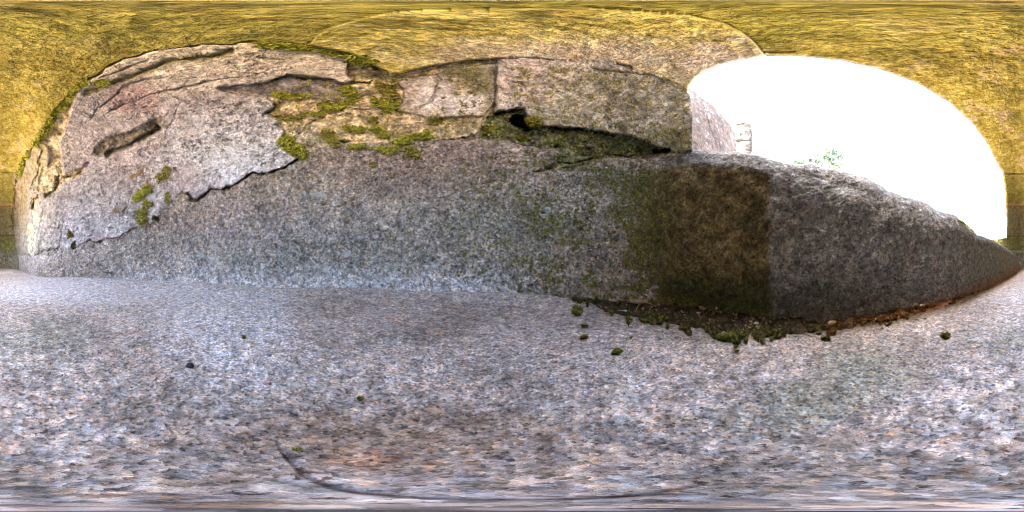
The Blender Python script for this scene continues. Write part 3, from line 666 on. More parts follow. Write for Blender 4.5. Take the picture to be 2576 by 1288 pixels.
def moss(where, pts, width, n, label, pal=GREEN, size=.020, h=.05, name='moss_cushion', cat='moss', group=None):
    pts = [tuple(p) for p in pts]
    if len(pts) == 1: pts = pts * 2
    L = [math.hypot(b[0]-a[0], b[1]-a[1]) + 1e-6 for a, b in zip(pts[:-1], pts[1:])]; cs = np.cumsum([0] + L)
    t = rng.random(n * 3) * cs[-1]; k = np.clip(np.searchsorted(cs, t) - 1, 0, len(L) - 1); u = (t - cs[k]) / np.array(L)[k]
    A = np.array(pts); x = A[k, 0] * (1-u) + A[k+1, 0] * u; y = A[k, 1] * (1-u) + A[k+1, 1] * u
    rr_ = np.sqrt(rng.random(n * 3)); th = rng.random(n * 3) * 2 * np.pi
    wx_, wy_ = width if isinstance(width, tuple) else (width, width)
    rr_ = rr_ ** .8 if where == 'g' else rr_
    sp_ = 1.0 if (where == 'g' or size < .03) else 1.35
    x = x + sp_ * wx_ * rr_ * np.cos(th); y = y + sp_ * wy_ * rr_ * np.sin(th)
    nn_ = vnoise(np.stack([x / (wx_ * .55 + 1), y / (wy_ * .55 + 1), x * 0], -1), 77) * .6 + vnoise(np.stack([x / 3.5, y / 3., x * 0], -1), 78) * .5
    kk = nn_ > (rr_ ** 2) * 1.1 - .40; x, y, rr_ = x[kk][:n], y[kk][:n], rr_[kk][:n]
    C, Nn = surf[where](x, y)
    if where == 'g': size = size * float(np.clip(np.linalg.norm(C.mean(0) - np.array([0, 0, H])) / H / 2.4, .2, 1.2)); h = h * size / .03
    hh = h * H * (1 - rr_ ** 2) * rng.uniform(.3, 1.0, len(x))
    V, F, Cc = shoots(C, Nn, size * H * (1.4 if where == 'w' else 1.0), pal, hh)
    loc = tuple(C.mean(0))
    o = mesh_obj(name, V, F, M['moss'], loc=loc, tone=Cc, smooth=False)
    tag(o, label=label, cat=cat, group=group); return o
BIG = .05
G1 = 'moss cushions on the back wall'
moss('w', [(724,352),(726,365),(745,375),(762,385)], (18, 13), 1500, 'large bright green moss cushion hanging under the plaster edge', size=.045, h=.16, group=G1)
moss('w', [(880,146),(905,150),(930,158)], (22, 9), 900, 'vivid green moss tongue in the valley below the vault slab', size=.05, h=.12, group=G1)
moss('w', [(650,112),(720,117),(800,125),(860,138)], (12, 5), 900, 'long green moss strip along the top edge of the plaster', size=.045, h=.06, name='moss_strip', group=G1)
moss('w', [(90,362),(118,322),(142,282),(160,262),(190,228),(215,205)], (8, 9), 1300, 'green moss strip climbing between yellow vault and plaster', size=.05, h=.08, name='moss_strip', group=G1)
moss('w', [(48,445),(58,408),(75,385)], (6, 10), 500, 'short green moss strip in the corner beside the pier', size=.05, h=.08, name='moss_strip', group=G1)
moss('w', [(242,210),(262,206)], (16, 6), 350, 'small bright moss pad in the upper plaster crack', size=.035, h=.08, group=G1)
moss('w', [(355,525),(358,545),(360,560)], (14, 12), 800, 'lowest olive moss cushion of the column on the plaster', OLIVE, size=.035, h=.12, group=G1)
moss('w', [(345,500),(360,485),(375,472)], (12, 8), 700, 'middle green moss cushion of the column on the plaster', size=.035, h=.12, group=G1)
moss('w', [(365,508),(380,515)], (12, 8), 300, 'small dark moss pad right of the plaster moss column', OLIVE, size=.03, h=.08, group=G1)
moss('w', [(400,452),(415,440)], (14, 9), 500, 'olive moss cushion above the plaster moss column', OLIVE, size=.033, h=.1, group=G1)
moss('w', [(420,425),(432,424)], (10, 5), 220, 'topmost small moss pad on the pale plaster', OLIVE, size=.03, h=.08, group=G1)
moss('w', [(424,492),(420,505)], (6, 9), 200, 'narrow moss streak near the plaster tongue', OLIVE, size=.03, h=.06, group=G1)
moss('w', [(395,547)], (14, 8), 200, 'faint dark moss film at the foot of the plaster', DARKM, size=.028, h=.05, group=G1)
moss('w', [(178,585),(180,598)], (6, 8), 200, 'rust brown moss tuft low on the left plaster', ((.06,.04,.008),(.16,.10,.02),(.28,.2,.03)), size=.03, h=.08, group=G1)
moss('w', [(187,612),(184,622)], (5, 6), 120, 'tiny dark green moss tuft above the granite base', DARKM, size=.03, h=.05, group=G1)
moss('w', [(700,238),(745,243),(768,240)], (20, 6), 500, 'green moss pad on the lower edge of the slate', size=.035, h=.08, group=G1)
moss('w', [(870,225),(885,238),(890,250)], (12, 12), 450, 'green moss cushion right of the slate end', size=.04, h=.12, group=G1)
moss('w', [(810,265),(830,270),(860,265)], (22, 12), 800, 'wide moss cushion in the middle of the mortar', size=.04, h=.14, group=G1)
moss('w', [(798,286)], (22, 5), 250, 'thin moss pad under the wide mortar cushion', size=.035, h=.06, group=G1)
moss('w', [(700,293),(720,298),(765,290)], (14, 5), 350, 'moss fringe along the notch in the plaster', OLIVE, size=.035, h=.08, group=G1)
moss('w', [(955,255),(965,265),(985,268)], (24, 12), 800, 'green moss cushion at the bottom of the mortar valley', size=.04, h=.14, group=G1)
moss('w', [(990,215),(985,235),(990,250)], (9, 14), 500, 'moss line down the right side of the valley', OLIVE, size=.04, h=.1, group=G1)
moss('w', [(955,215),(965,222)], (14, 9), 300, 'small moss pad high in the mortar valley', OLIVE, size=.035, h=.08, group=G1)
moss('w', [(872,322),(895,325),(915,328)], (18, 7), 550, 'long moss pad low in the mortar, left of centre', size=.035, h=.12, group=G1)
moss('w', [(945,325),(960,335),(975,342)], (14, 9), 550, 'round moss cushion low in the mortar, centre', size=.035, h=.14, group=G1)
moss('w', [(940,303)], (12, 7), 220, 'small moss dot above the low mortar cushions', OLIVE, size=.035, h=.1, group=G1)
moss('w', [(1000,365),(1030,352),(1060,345),(1080,338)], (16, 9), 1300, 'largest green moss cushion on the ledge above the granite', size=.04, h=.14, group=G1)
moss('w', [(885,371),(915,370)], (16, 5), 350, 'thin moss pad on the granite ledge, left', size=.035, h=.08, group=G1)
moss('w', [(955,373),(975,380),(995,375)], (12, 6), 300, 'moss pad on the granite ledge below the hole', size=.035, h=.08, group=G1)
moss('w', [(1035,378),(1045,385)], (15, 10), 500, 'round olive moss ball on the granite top edge', OLIVE, size=.035, h=.16, group=G1)
moss('w', [(1093,305),(1100,300)], (12, 9), 320, 'olive moss ball under the pale pink stone', OLIVE, size=.035, h=.14, group=G1)
moss('w', [(820,335),(835,345),(845,365)], (16, 12), 500, 'loose olive moss patch beside the hanging cushion', OLIVE, size=.035, h=.08, group=G1)
moss('w', [(935,412),(940,415)], (8, 4), 100, 'tiny olive moss tuft on the grey granite', OLIVE, size=.03, h=.05, group=G1)
moss('w', [(1230,325),(1250,322)], (14, 10), 280, 'bright moss tuft beside the dark cavity', size=.03, h=.08, group=G1)
moss('w', [(1340,300),(1352,312)], (14, 7), 350, 'yellow moss lip above the dark crack', ((.12,.10,.01),(.28,.25,.03),(.42,.38,.06)), size=.035, h=.08, group=G1)
moss('w', [(1305,350),(1318,350)], (8, 6), 200, 'yellowish moss knob at the left end of the dark stone', ((.10,.09,.01),(.22,.2,.03),(.34,.32,.06)), size=.03, h=.1, group=G1)
moss('w', [(332,443),(338,438)], (6, 4), 60, 'left orange lichen spot on the plaster', ORANGE, size=.025, h=.02, name='lichen_spot', cat='lichen', group='orange lichen spots')
moss('w', [(350,438),(358,430)], (5, 3), 45, 'middle orange lichen spot above the moss column', ORANGE, size=.025, h=.02, name='lichen_spot', cat='lichen', group='orange lichen spots')
moss('w', [(374,462),(378,470)], (6, 7), 120, 'orange lichen spot on top of the moss column', ORANGE, size=.025, h=.02, name='lichen_spot', cat='lichen', group='orange lichen spots')
moss('w', [(289,531),(292,526)], (3, 5), 45, 'lone orange lichen spot low on the plaster', ORANGE, size=.025, h=.02, name='lichen_spot', cat='lichen', group='orange lichen spots')
GL = 'pale lichens on the granite'
for x, y, rx, ry, lb in [(735,420,13,8,'pale green lichen crust just under the plaster crack tip'),(507,642,12,7,'white lichen flake low on the left granite'),(765,487,7,6,'round pale lichen on the granite below the moss'),
    (803,490,26,9,'broad faint lichen beside the short granite crack'),(872,636,13,9,'white lichen rosette in the middle of the granite'),(1007,598,6,6,'small white lichen dot on the mid granite'),(975,704,7,5,'white lichen flake above the slab edge'),
    (946,711,7,4,'left pale flake of the pair above the slab edge'),(1095,665,10,7,'branching pale lichen right of the rosette'),(1378,527,7,6,'round mint lichen on the greenish granite'),(1512,508,6,5,'grey stone flake lichen near the mossy specks'),
    (1440,455,9,4,'pale lichen streak at the parapet shoulder')]:
    moss('w' if x < 1430 else 'p', [(x, y)], (rx, ry), 150, lb, LICH, size=.028, h=.01, name='lichen_spot', cat='lichen', group=GL)
GG = 'moss tufts on the slab'
for x, y, rx, ry, n, lb in [(1453,786,17,15,900,'large green moss tuft standing alone on the slab edge'),(1553,888,20,9,500,'bright flat moss tuft on open slab'),(1471,853,13,4,200,'small thin moss tuft left of the bright one'),(2075,854,10,7,400,'round moss tuft in front of the dark parapet'),
    (2377,846,17,9,900,'moss tuft holding a white pebble'),(905,1007,12,6,300,'flat yellow green moss spot on bare slab'),(613,853,4,3,60,'tiny moss speck on the bluish slab'),(746,1132,12,4,120,'faint moss spot beside the curved groove'),
    (1830,850,44,12,1600,'long moss cushion at the front of the soil strip'),(1470,826,10,3,150,'small moss crumb behind the thin tuft'),(1620,812,14,5,250,'olive moss crumb in front of the soil'),(1590,852,8,3,90,'tiny moss crumb on the slab')]:
    moss('g', [(x, y)], (rx * .85, ry * .8), n, lb, ((.05,.05,.01),(.15,.145,.03),(.34,.33,.08)), size=.028, h=.045, name='moss_tuft', group=GG)

# ================================================================ SOIL and litter in the angle between parapet and slab (uncountable)
def foot_y(x): return (0.5 + np.arctan(_rp(x)) / np.pi) * H_
n = 56000
x = 1440 + (rng.random(n) ** .9) * 1010
fy = foot_y(x)
frontw = np.interp(x, [1440,1500,1600,1700,1800,1880,1960,2100,2200,2300,2450], [6,26,36,42,54,58,36,28,24,14,4])
u = rng.random(n)
nn_ = vnoise(np.stack([x / 22., x * 0, x * 0], -1), 5) * .6 + vnoise(np.stack([x / 7., x * 0, x * 0], -1), 15) * .35 + .9
y = fy - 10 + u * (frontw * nn_ + 10)
keep = vnoise(np.stack([x / 10., y / 6., x * 0], -1), 9) > -.75 + u * .8
x, y, u, fy = x[keep], y[keep], u[keep], fy[keep]
C, Nn = on_ground(x, np.maximum(y, fy - 2))
back_ = np.clip((fy + 6 - y) / 16, 0, 1)
C[:, 2] += back_ * .32 * rng.random(len(x)) ** .6 * np.interp(x, [1450, 1600, 2000, 2300], [.3, 1, .8, .4]) * H + rng.random(len(x)) * .03 * H
V, F, Cc = shoots(C, Nn, .024 * H, ((.018,.014,.006), (.07,.052,.02), (.27,.20,.09)), np.zeros(len(x)))
red = sstep(2080, 2350, x) * (rng.random(len(x)) < .6); g_m = (rng.random(len(x)) < np.where(x < 1950, .42, .2)) & (red == 0)
Cc = Cc.reshape(len(x), 9, 3); Cc = np.where((red > 0)[:, None, None], Cc * np.array([1.6, .85, .6]), Cc); Cc = np.where(g_m[:, None, None], Cc * np.array([.8, 1.5, .5]) + .006, Cc); Cc = Cc.reshape(-1, 3)
o = mesh_obj('soil_litter', V, F, M['moss'], tone=Cc, smooth=False)
tag(o, label='dark soil, moss crumbs and litter along the foot of the parapet', cat='soil', kind='stuff')
def bank_profile(x):
    d_ = np.array([34, 22, 10, 0, -8, -22.]); hz = np.array([-.03, .02, .05, .12, .22, .34])
    s_ = float(np.interp(x, [1450,1520,1600,1800,1880,1960,2100,2300,2540], [.08,.75,1.0,1.45,1.5,1.0,.8,.5,.15]))
    yy = foot_y(x) + d_ * np.where(d_ > 0, s_, 1); c_, _n = on_ground(np.full(6, x), yy); c_[:, 2] += hz * min(s_, 1) * H; return c_
def on_bank(x, y):
    P_ = []
    for a, b in zip(np.atleast_1d(x), np.atleast_1d(y)):
        c0_, _ = on_ground(np.array([a]), np.array([b])); p = c0_[0]
        if 1450 < a < 2540:
            c_ = bank_profile(a); yp = (0.5 - np.arctan2(c_[:, 2] - H, np.hypot(c_[:, 0], c_[:, 1])) / np.pi) * H_
            if b < yp[0]:
                o_ = np.argsort(yp); p = np.array([np.interp(b, yp[o_], c_[o_, k]) for k in range(3)])
        P_.append(p)
    return np.array(P_), np.tile((0, 0, 1.), (len(P_), 1))
surf['g2'] = on_bank
# mound under it
mx = np.linspace(1450, 2540, 400); prof = [(-14, .22), (-6, .13), (3, .07), (12, .03), (1, 0)]
rows = []
for k, (dy, hz) in enumerate([(-22, .34), (-8, .22), (0, .12), (10, .05), (22, .02), (34, -.03)]):
    sc_ = np.interp(mx, [1450,1520,1600,1800,1880,1960,2100,2300,2540], [.08,.75,1.0,1.45,1.5,1.0,.8,.5,.15])
    yy2 = foot_y(mx) + dy * np.where(dy > 0, sc_, 1); c_, _n = on_ground(mx, yy2)
    c_[:, 2] += (hz * np.minimum(sc_, 1) + .03 * vnoise(np.stack([mx / 14., mx * 0 + k, mx * 0], -1), 3) * (k < 5)) * H; rows.append(c_)
Rw = np.array(rows); nr, nc = Rw.shape[:2]; a_, b_ = np.meshgrid(np.arange(nr - 1), np.arange(nc - 1), indexing='ij')
mq = np.stack([a_*nc + b_, (a_+1)*nc + b_, (a_+1)*nc + b_ + 1, a_*nc + b_ + 1], -1).reshape(-1, 4)
rd = np.tile(sstep(2050, 2350, mx), nr); ct = lerp((.05,.036,.019), (.20,.095,.05), rd)
o = mesh_obj('soil_bank', Rw.reshape(-1, 3), mq, M['mortar'], tone=ct, mask=np.tile((.2, 0, .3), (nr*nc, 1))); tag(o, label='low bank of earth heaped against the parapet', cat='soil', kind='stuff')

def flecks(where, box, n, per, dens, pal, size, label, name='moss_flecks', cat='moss', spread=3.0):
    x0, x1, y0, y1 = box; cx = rng.uniform(x0, x1, n); cy = rng.uniform(y0, y1, n)
    k = rng.random(n) < dens(cx, cy); cx, cy = cx[k], cy[k]; m = len(cx); big = rng.random(m) ** 2 * 2 + .4
    x = np.repeat(cx, per) + rng.normal(size=m * per) * np.repeat(big, per) * spread; y = np.repeat(cy, per) + rng.normal(size=m * per) * np.repeat(big, per) * spread * .8
    C, Nn = surf[where](x, y); V, F, Cc = shoots(C, Nn, size * H, pal, np.zeros(len(x)))
    o = mesh_obj(name, V, F, M['moss'], tone=Cc, smooth=False); return tag(o, label=label, cat=cat, kind='stuff')
FL = ((.09,.085,.02), (.19,.185,.04), (.36,.34,.09))
def lab_at(x, y):
    j = np.clip(np.interp(-y, -gy, np.arange(NV)).astype(int), 0, NV - 2); return lab[j, (x % W_ / W_ * NU).astype(int) % NU]
flecks('w', (900, 1500, 380, 745), 1200, 10, lambda x, y: .06 + .75 * sstep(1050, 1450, x) * (vnoise(np.stack([x / 60, y / 50, x * 0], -1), 4) + .5), FL, .030, 'scattered moss flecks on the grey granite left of the parapet')
flecks('p', (1420, 1720, 420, 760), 900, 10, lambda x, y: np.clip(.95 - .0050 * np.abs(x - 1540), 0, 1) * (vnoise(np.stack([x / 50, y / 60, x * 0], -1), 6) * .9 + .55) * (y > topf(x) + 8), FL, .028, 'scattered moss flecks where grey stone turns brown')
flecks('w', (1290, 1735, 170, 378), 620, 8, lambda x, y: (lab_at(x, y) == L_SR) * .75, ((.30,.26,.09), (.48,.43,.17), (.70,.64,.32)), .030, 'yellow green moss flecks over the rough stone by the opening', spread=2.2)
flecks('w', (1200, 1680, 285, 430), 800, 9, lambda x, y: (lab_at(x, y) == L_DARK) * .8, ((.08,.09,.03), (.26,.28,.08), (.50,.52,.18)), .036, 'mossy crust over the dark recessed stone', spread=2.2)
flecks('w', (690, 1250, 160, 360), 1100, 8, lambda x, y: np.isin(lab_at(x, y), (L_MOR, L_SLATE)) * (.5 + vnoise(np.stack([x / 30, y / 22, x * 0], -1), 8)), ((.26,.22,.06), (.44,.40,.12), (.66,.60,.26)), .030, 'thin yellow moss bloom over the mortar', spread=2.6)
flecks('w', (1100, 1250, 165, 300), 130, 8, lambda x, y: (lab_at(x, y) == L_SL) * .5, ((.16,.14,.04), (.30,.28,.08), (.46,.44,.2)), .032, 'mossy speckle on the pale pink stone')
flecks('g2', (1500, 2420, 745, 850), 800, 3, lambda x, y: (y < foot_y(x) + 24 * np.interp(x, [1500, 1700, 1900, 2100, 2400], [.6, 1, 1.2, .7, .3])) * .8, ((.10,.065,.03), (.26,.18,.10), (.66,.54,.36)), .028, 'small dry crumbs and seed husks strewn on the soil', name='litter_crumbs', cat='litter', spread=1.0)
# ================================================================ stones, leaves and twigs one can pick up
def chip(where, x, y, rx,  col, label, name='stone_chip', cat='stone', flat=.55, group='loose stone chips on the slab', seed=0, lift=.3, asp=1.0):
    where = 'g2' if where == 'g' else where
    if y < 830 and 1500 < x < 2450: lift = max(lift, 1.7)
    C, Nn = surf[where](np.array([x, x + .01]), np.array([y, y])); c = C[0]
    dist = np.linalg.norm(c - np.array([0, 0, H])); r = rx / W_ * 2 * math.pi * dist * max(.2, math.cos((.5 - y / H_) * math.pi))
    nu, nv = 14, 9; V = []
    lr = np.random.default_rng(int(x * 7 + y) + seed)
    cuts = [(lambda q: q / np.linalg.norm(q))(lr.normal(size=3)) for _ in range(7)]
    ra = math.atan2(c[1], c[0]) + math.pi / 2 + lr.uniform(-.4, .4)
    for j in range(nv):
        t = math.pi * j / (nv - 1)
        for i in range(nu):
            p = 2 * math.pi * i / nu; q = np.array([math.sin(t)*math.cos(p), math.sin(t)*math.sin(p), math.cos(t)])
            for cdir in cuts:
                e = q @ cdir
                if e > .62: q = q - cdir * (e - .62) * .9
            q = q * (1 + .07 * lr.normal()); V.append((q[0] * r, q[1] * r * .7 * asp, q[2] * r * flat))
    V = np.array(V); ca, sa = math.cos(ra), math.sin(ra)
    V = np.stack([V[:, 0]*ca - V[:, 1]*sa, V[:, 0]*sa + V[:, 1]*ca, V[:, 2]], -1) + c + np.array([0, 0, r * flat * lift])
    F = [(j*nu + i, j*nu + (i+1) % nu, (j+1)*nu + (i+1) % nu, (j+1)*nu + i) for j in range(nv-1) for i in range(nu)]
    o = mesh_obj(name, V, F, M['plain'], loc=tuple(c), tone=np.tile(col, (len(V), 1)), smooth=False)
    return tag(o, label=label, cat=cat, group=group)
PB = (.34,.27,.20); PW = (.5,.47,.42)
chip('g', 477, 927, 13, (.035,.035,.045), 'black pointed stone chip lying alone on the slab', flat=.9, lift=.9)
chip('g', 673, 966, 7, (.55,.12,.04), 'small red brick crumb on the pale slab', name='brick_crumb', cat='crumb', flat=.4)
chip('g', 2377, 843, 7, (.6,.57,.55), 'white pebble cradled in a moss tuft', name='pebble', cat='pebble', lift=2.0)
chip('g', 1603, 771, 14, (.30,.24,.19), 'largest rough stone chip half buried in the soil', lift=.5)
for i, (x, y, r, c, lb) in enumerate([(1536,758,4,PW,'white angular chip at the left end of the soil'),(1703,757,5,(.45,.27,.14),'orange brown chip on the soil left of centre'),(1763,778,7,(.28,.2,.15),'brown chip low in the soil middle'),
    (1771,781,5,(.4,.24,.15),'reddish chip beside the brown one'),(1757,792,6,PB,'oval tan chip near the front of the soil'),(1555,757,4,PW,'pale crumb next to the white chip'),(1574,787,6,(.36,.38,.4),'flat grey flake in the moss'),
    (1842,740,4,(.4,.36,.28),'pale chip on the parapet foot above the soil'),(1805,780,6,PW,'cream chip under the brown block'),(2094,821,12,(.42,.3,.22),'brick shaped pink chip in front of the soil'),(2303,772,8,(.42,.38,.3),'pale chip at the right end of the soil'),
    (2320,774,7,(.46,.42,.36),'round cream chip furthest right on the soil edge'),(2270,778,7,(.3,.26,.22),'dull chip beside the yellow leaf'),(2420,765,7,(.24,.14,.09),'red brown chip on the far slab'),(2365,759,6,(.2,.14,.1),'dark brown chip in the red earth'),
    (2547,1052,12,(.22,.21,.19),'greenish grey flat chip near the right of the slab'),(2328,805,4,(.05,.05,.055),'small dark splinter on the right slab'),(1903,818,7,(.56,.6,.5),'mint lichen coated chip at the added joint'),
    (1806,845,9,(.5,.47,.36),'cream folded chip at the moss cushion end'),(1858,906,7,(.5,.48,.32),'curled pale flake on the open slab'),(1990,745,4,PW,'tiny white crumb at the dark parapet foot'),(2080,760,4,PW,'pale crumb under the long dark block'),
    (2150,752,3,PW,'small pale crumb in dry litter'),(1640,775,3,PW,'white crumb near the bent twig'),(1720,795,3,PB,'tan grain at the soil front')]):
    chip('g', x, y, r, c, lb, seed=i, lift=.6)
def tube(name, path, rad, col, label, cat='twig', group='dry twigs'):
    path = np.array(path); n = len(path); V = []; F = []; m = 6
    for k in range(n):
        d = path[min(k+1, n-1)] - path[max(k-1, 0)]; d /= np.linalg.norm(d) + 1e-9
        a = np.cross(d, [0, 0, 1.0]); a /= np.linalg.norm(a) + 1e-9; b = np.cross(d, a); r = rad * (1 - .5 * k / n)
        for i in range(m): t = 2 * math.pi * i / m; V.append(path[k] + (a * math.cos(t) + b * math.sin(t)) * r)
    F = [(k*m + i, k*m + (i+1) % m, (k+1)*m + (i+1) % m, (k+1)*m + i) for k in range(n-1) for i in range(m)]
    o = mesh_obj(name, V, F, M['plain'], loc=tuple(path[0]), tone=np.tile(col, (len(V), 1))); return tag(o, label=label, cat=cat, group=group)
def gpath(pts, z, where='g2', wob=.004):
    if pts[0][0] in (1597, 1611): z = [0.02, 0.02, 0.03, 0.03]
    P_ = []
    for (a, b), (z0) in zip(pts, z):
        c, _ = surf[where](np.array([a, a]), np.array([b, b])); q = c[0].copy(); q[2] += z0 * H
        P_.append(q)
    P_ = np.array(P_); t = np.linspace(0, len(P_) - 1, len(P_) * 5); Q = np.stack([np.interp(t, range(len(P_)), P_[:, k]) for k in range(3)], -1)
    return Q + rng.normal(size=Q.shape) * wob * .15
tube('twig', gpath([(1597,790),(1603,777),(1610,768),(1611,764)], [.03,.06,.10,.16]), .0028, (.3,.18,.11), 'upright leg of the forked brown twig standing in the soil')
tube('twig', gpath([(1611,764),(1622,764),(1636,768),(1650,776)], [.16,.20,.16,.04]), .0030, (.36,.25,.16), 'bent brown twig arching over the soil')
tube('twig', gpath([(1048,769),(1075,763),(1104,752)], [.015,.03,.04]), .0018, (.2,.15,.12), 'thin brown twig lying at the wall foot')
tube('twig', gpath([(1048,768),(1049,782),(1050,796)], [.015,.01,.01]), .0022, (.4,.36,.3), 'short pale twig pointing down the slab')
tube('twig', gpath([(2325,745),(2345,757),(2362,768)], [.12,.06,.02]), .0022, (.1,.08,.06), 'dark twig leaning in the red earth')
tube('twig', gpath([(1960,752),(1985,766)], [.07,.05]), .0022, (.32,.15,.08), 'short red brown twig at the parapet foot')
tube('twig', gpath([(2005,838),(2040,848),(2060,852)], [.01,.012,.02]), .0014, (.08,.07,.06), 'hair thin dark twig beside the round moss tuft')
def leaf(x, y, r, rot, col, label):
    C, _ = on_bank(np.array([x, x]), np.array([y, y])); c = C[0]; s = r / W_ * 2 * math.pi * np.linalg.norm(c - [0, 0, H])
    V = []; n = 9
    for k in range(n):
        t = k / (n - 1); w = math.sin(math.pi * t) ** .8 * .32 * s
        for j, sg in enumerate((-1, 0, 1)):
            V.append(((t - .5) * 2 * s, sg * w, abs(sg) * .10 * s + .35 * s * (t - .5) ** 2))
    V = np.array(V); ca, sa = math.cos(rot), math.sin(rot); V = np.stack([V[:, 0]*ca - V[:, 1]*sa, V[:, 0]*sa + V[:, 1]*ca, V[:, 2]], -1)
    top = V + c + np.array([0, 0, .012 + .02 * H]); bot = top - np.array([0, 0, .0008]); m = len(V); VV = np.concatenate([top, bot])
    F = [(k*3 + j, k*3 + j + 1, (k+1)*3 + j + 1, (k+1)*3 + j) for k in range(n-1) for j in range(2)]
    F = F + [tuple(m + i for i in f[::-1]) for f in F] + [(k*3 + e, (k+1)*3 + e, m + (k+1)*3 + e, m + k*3 + e) for k in range(n-1) for e in (0, 2)]
    o = mesh_obj('dead_leaf', VV, F, M['leaf'], loc=tuple(c), tone=np.tile(col, (len(VV), 1))); tag(o, label=label, cat='leaf', group='dead leaves in the litter')
leaf(2197, 785, 14, .3, (.42,.40,.10), 'narrow yellow green leaf on the soil')
leaf(2188, 779, 12, 1.1, (.34,.25,.14), 'tan dry leaf tucked behind the narrow one')
leaf(2250, 780, 10, .9, (.42,.42,.16), 'pale yellow leaf at the right litter')
leaf(1988, 764, 8, 1.8, (.38,.36,.22), 'small cream leaf leaning at the parapet')
leaf(2030, 760, 7, .4, (.42,.38,.24), 'small pale leaf on dark earth')
leaf(1562, 790, 8, 2.2, (.38,.40,.40), 'grey dry leaf among the moss crumbs')

# ================================================================ OUTSIDE
def plane_pts(x, y, z=None, r=None):
    a = x / W_ * 2 * math.pi - math.pi; e = (0.5 - y / H_) * math.pi
    if z is not None: r = z / math.tan(e)
    return np.array([math.sin(a) * r, math.cos(a) * r, r * math.tan(e)])
# outer wall: runs away from the left side of the arch, top at constant height with a weathered coping
A = plane_pts(1700, 198, z=6.0); B = plane_pts(1852, 334, z=6.0)
d_ = (B - A); d_[2] = 0; nrm = np.array([d_[1], -d_[0], 0]); nrm /= np.linalg.norm(nrm)
if nrm @ A > 0: nrm = -nrm
nu_, nv_ = 150, 110; uu_, vv_ = np.meshgrid(np.linspace(.12, 1, nu_), np.linspace(0, 1, nv_))
Wp = A + uu_[..., None] * d_; Wp[..., 2] = -1.1 + vv_ * (7.1 + .10 * fbm(np.stack([uu_ * 9, uu_ * 0, uu_ * 0], -1), 1., 3, 5))
rel_ = fbm(Wp, 1.2, 4, 401) * .05 + fbm(Wp, 5., 3, 402) * .02 - .05 * (1 - sstep(0, .03, np.abs(((Wp[..., 2] + uu_ * 5.5) % 1.9) - .95))) * (vv_ > .3)
Wp = Wp + nrm * rel_[..., None] ; Wp[-1] -= nrm * .1
Wb = Wp[-1:].repeat(3, 0).copy(); Wb[0] -= nrm * .3; Wb[0, :, 2] += .04; Wb[1] -= nrm * 1.2; Wb[2] -= nrm * 1.25; Wb[2, :, 2] = -1.1
Wg = np.concatenate([Wp, Wb]); nr, nc = Wg.shape[:2]
a_, b_ = np.meshgrid(np.arange(nr - 1), np.arange(nc - 1), indexing='ij')
q = np.stack([a_*nc + b_, (a_+1)*nc + b_, (a_+1)*nc + b_ + 1, a_*nc + b_ + 1], -1).reshape(-1, 4)
s_ = fbm(Wg, 1.5, 4, 403); s2_ = fbm(Wg, 6, 3, 404)
tw = lerp((.11,.085,.07), (.165,.13,.108), sstep(-.4, .4, s_)); tw = lerp(tw, (.28,.28,.25), sstep(.35, .5, s2_ + .4 * s_)); tw = lerp(tw, (.16,.11,.06), sstep(.3, .5, -s2_) * .6)
ow = empty('outer_wall', tuple(world((A + B) / 2 * np.array([1, 1, 0]) + np.array([0, 0, -1]))), label='tall pale stone wall outside, left of the arched opening', cat='wall')
mesh_obj('wall_face', world(Wg).reshape(-1, 3), q, M['plaster'], ow, tone=tw.reshape(-1, 3), mask=np.tile((0, .1, .2), (nr*nc, 1)))
# tower end beyond it: coursed blocks, each block a lump in the mesh
tw_t = None
def block_mesh(c, ax, ay, hx, hy, z0, z1, bev=.06, seed=0):
    lr = np.random.default_rng(seed); V = []
    zs = [z0, z0 + bev, z1 - bev, z1]; ins = [bev, 0, 0, bev]
    n = 0
    for z, i_ in zip(zs, ins):
        for sx, sy in ((-1, -1), (1, -1), (1, 1), (-1, 1)):
            p = c + ax * sx * (hx - i_) + ay * sy * (hy - i_) + lr.normal(size=3) * .02; p[2] = z; V.append(p)
    F = [(k*4 + i, k*4 + (i+1) % 4, (k+1)*4 + (i+1) % 4, (k+1)*4 + i) for k in range(3) for i in range(4)] + [(3, 2, 1, 0), (12, 13, 14, 15)]
    return np.array(V), F
dist_t = 9.0
c0 = plane_pts(1867, 400, r=dist_t); c0[2] = 0
ax = np.array([c0[1], -c0[0], 0]); ax /= np.linalg.norm(ax); ay = np.array([c0[0], c0[1], 0]) / np.linalg.norm(c0[:2])
hw = 1.25 * dist_t * math.tan((1889 - 1850) / W_ * math.pi)
tower = empty('stone_turret', tuple(world(c0 * np.array([1, 1, 0]) + np.array([0, 0, -1]))), label='bleached turret of coursed blocks rising behind the end of the outer wall', cat='turret')
ztop = dist_t * math.tan((0.5 - 333 / H_) * math.pi)
zs_ = [-1.05]; k = 0
while zs_[-1] < ztop - .3: zs_.append(zs_[-1] + .7 + .45 * ((k * 37) % 5) / 5); k += 1
zs_[-1] = ztop
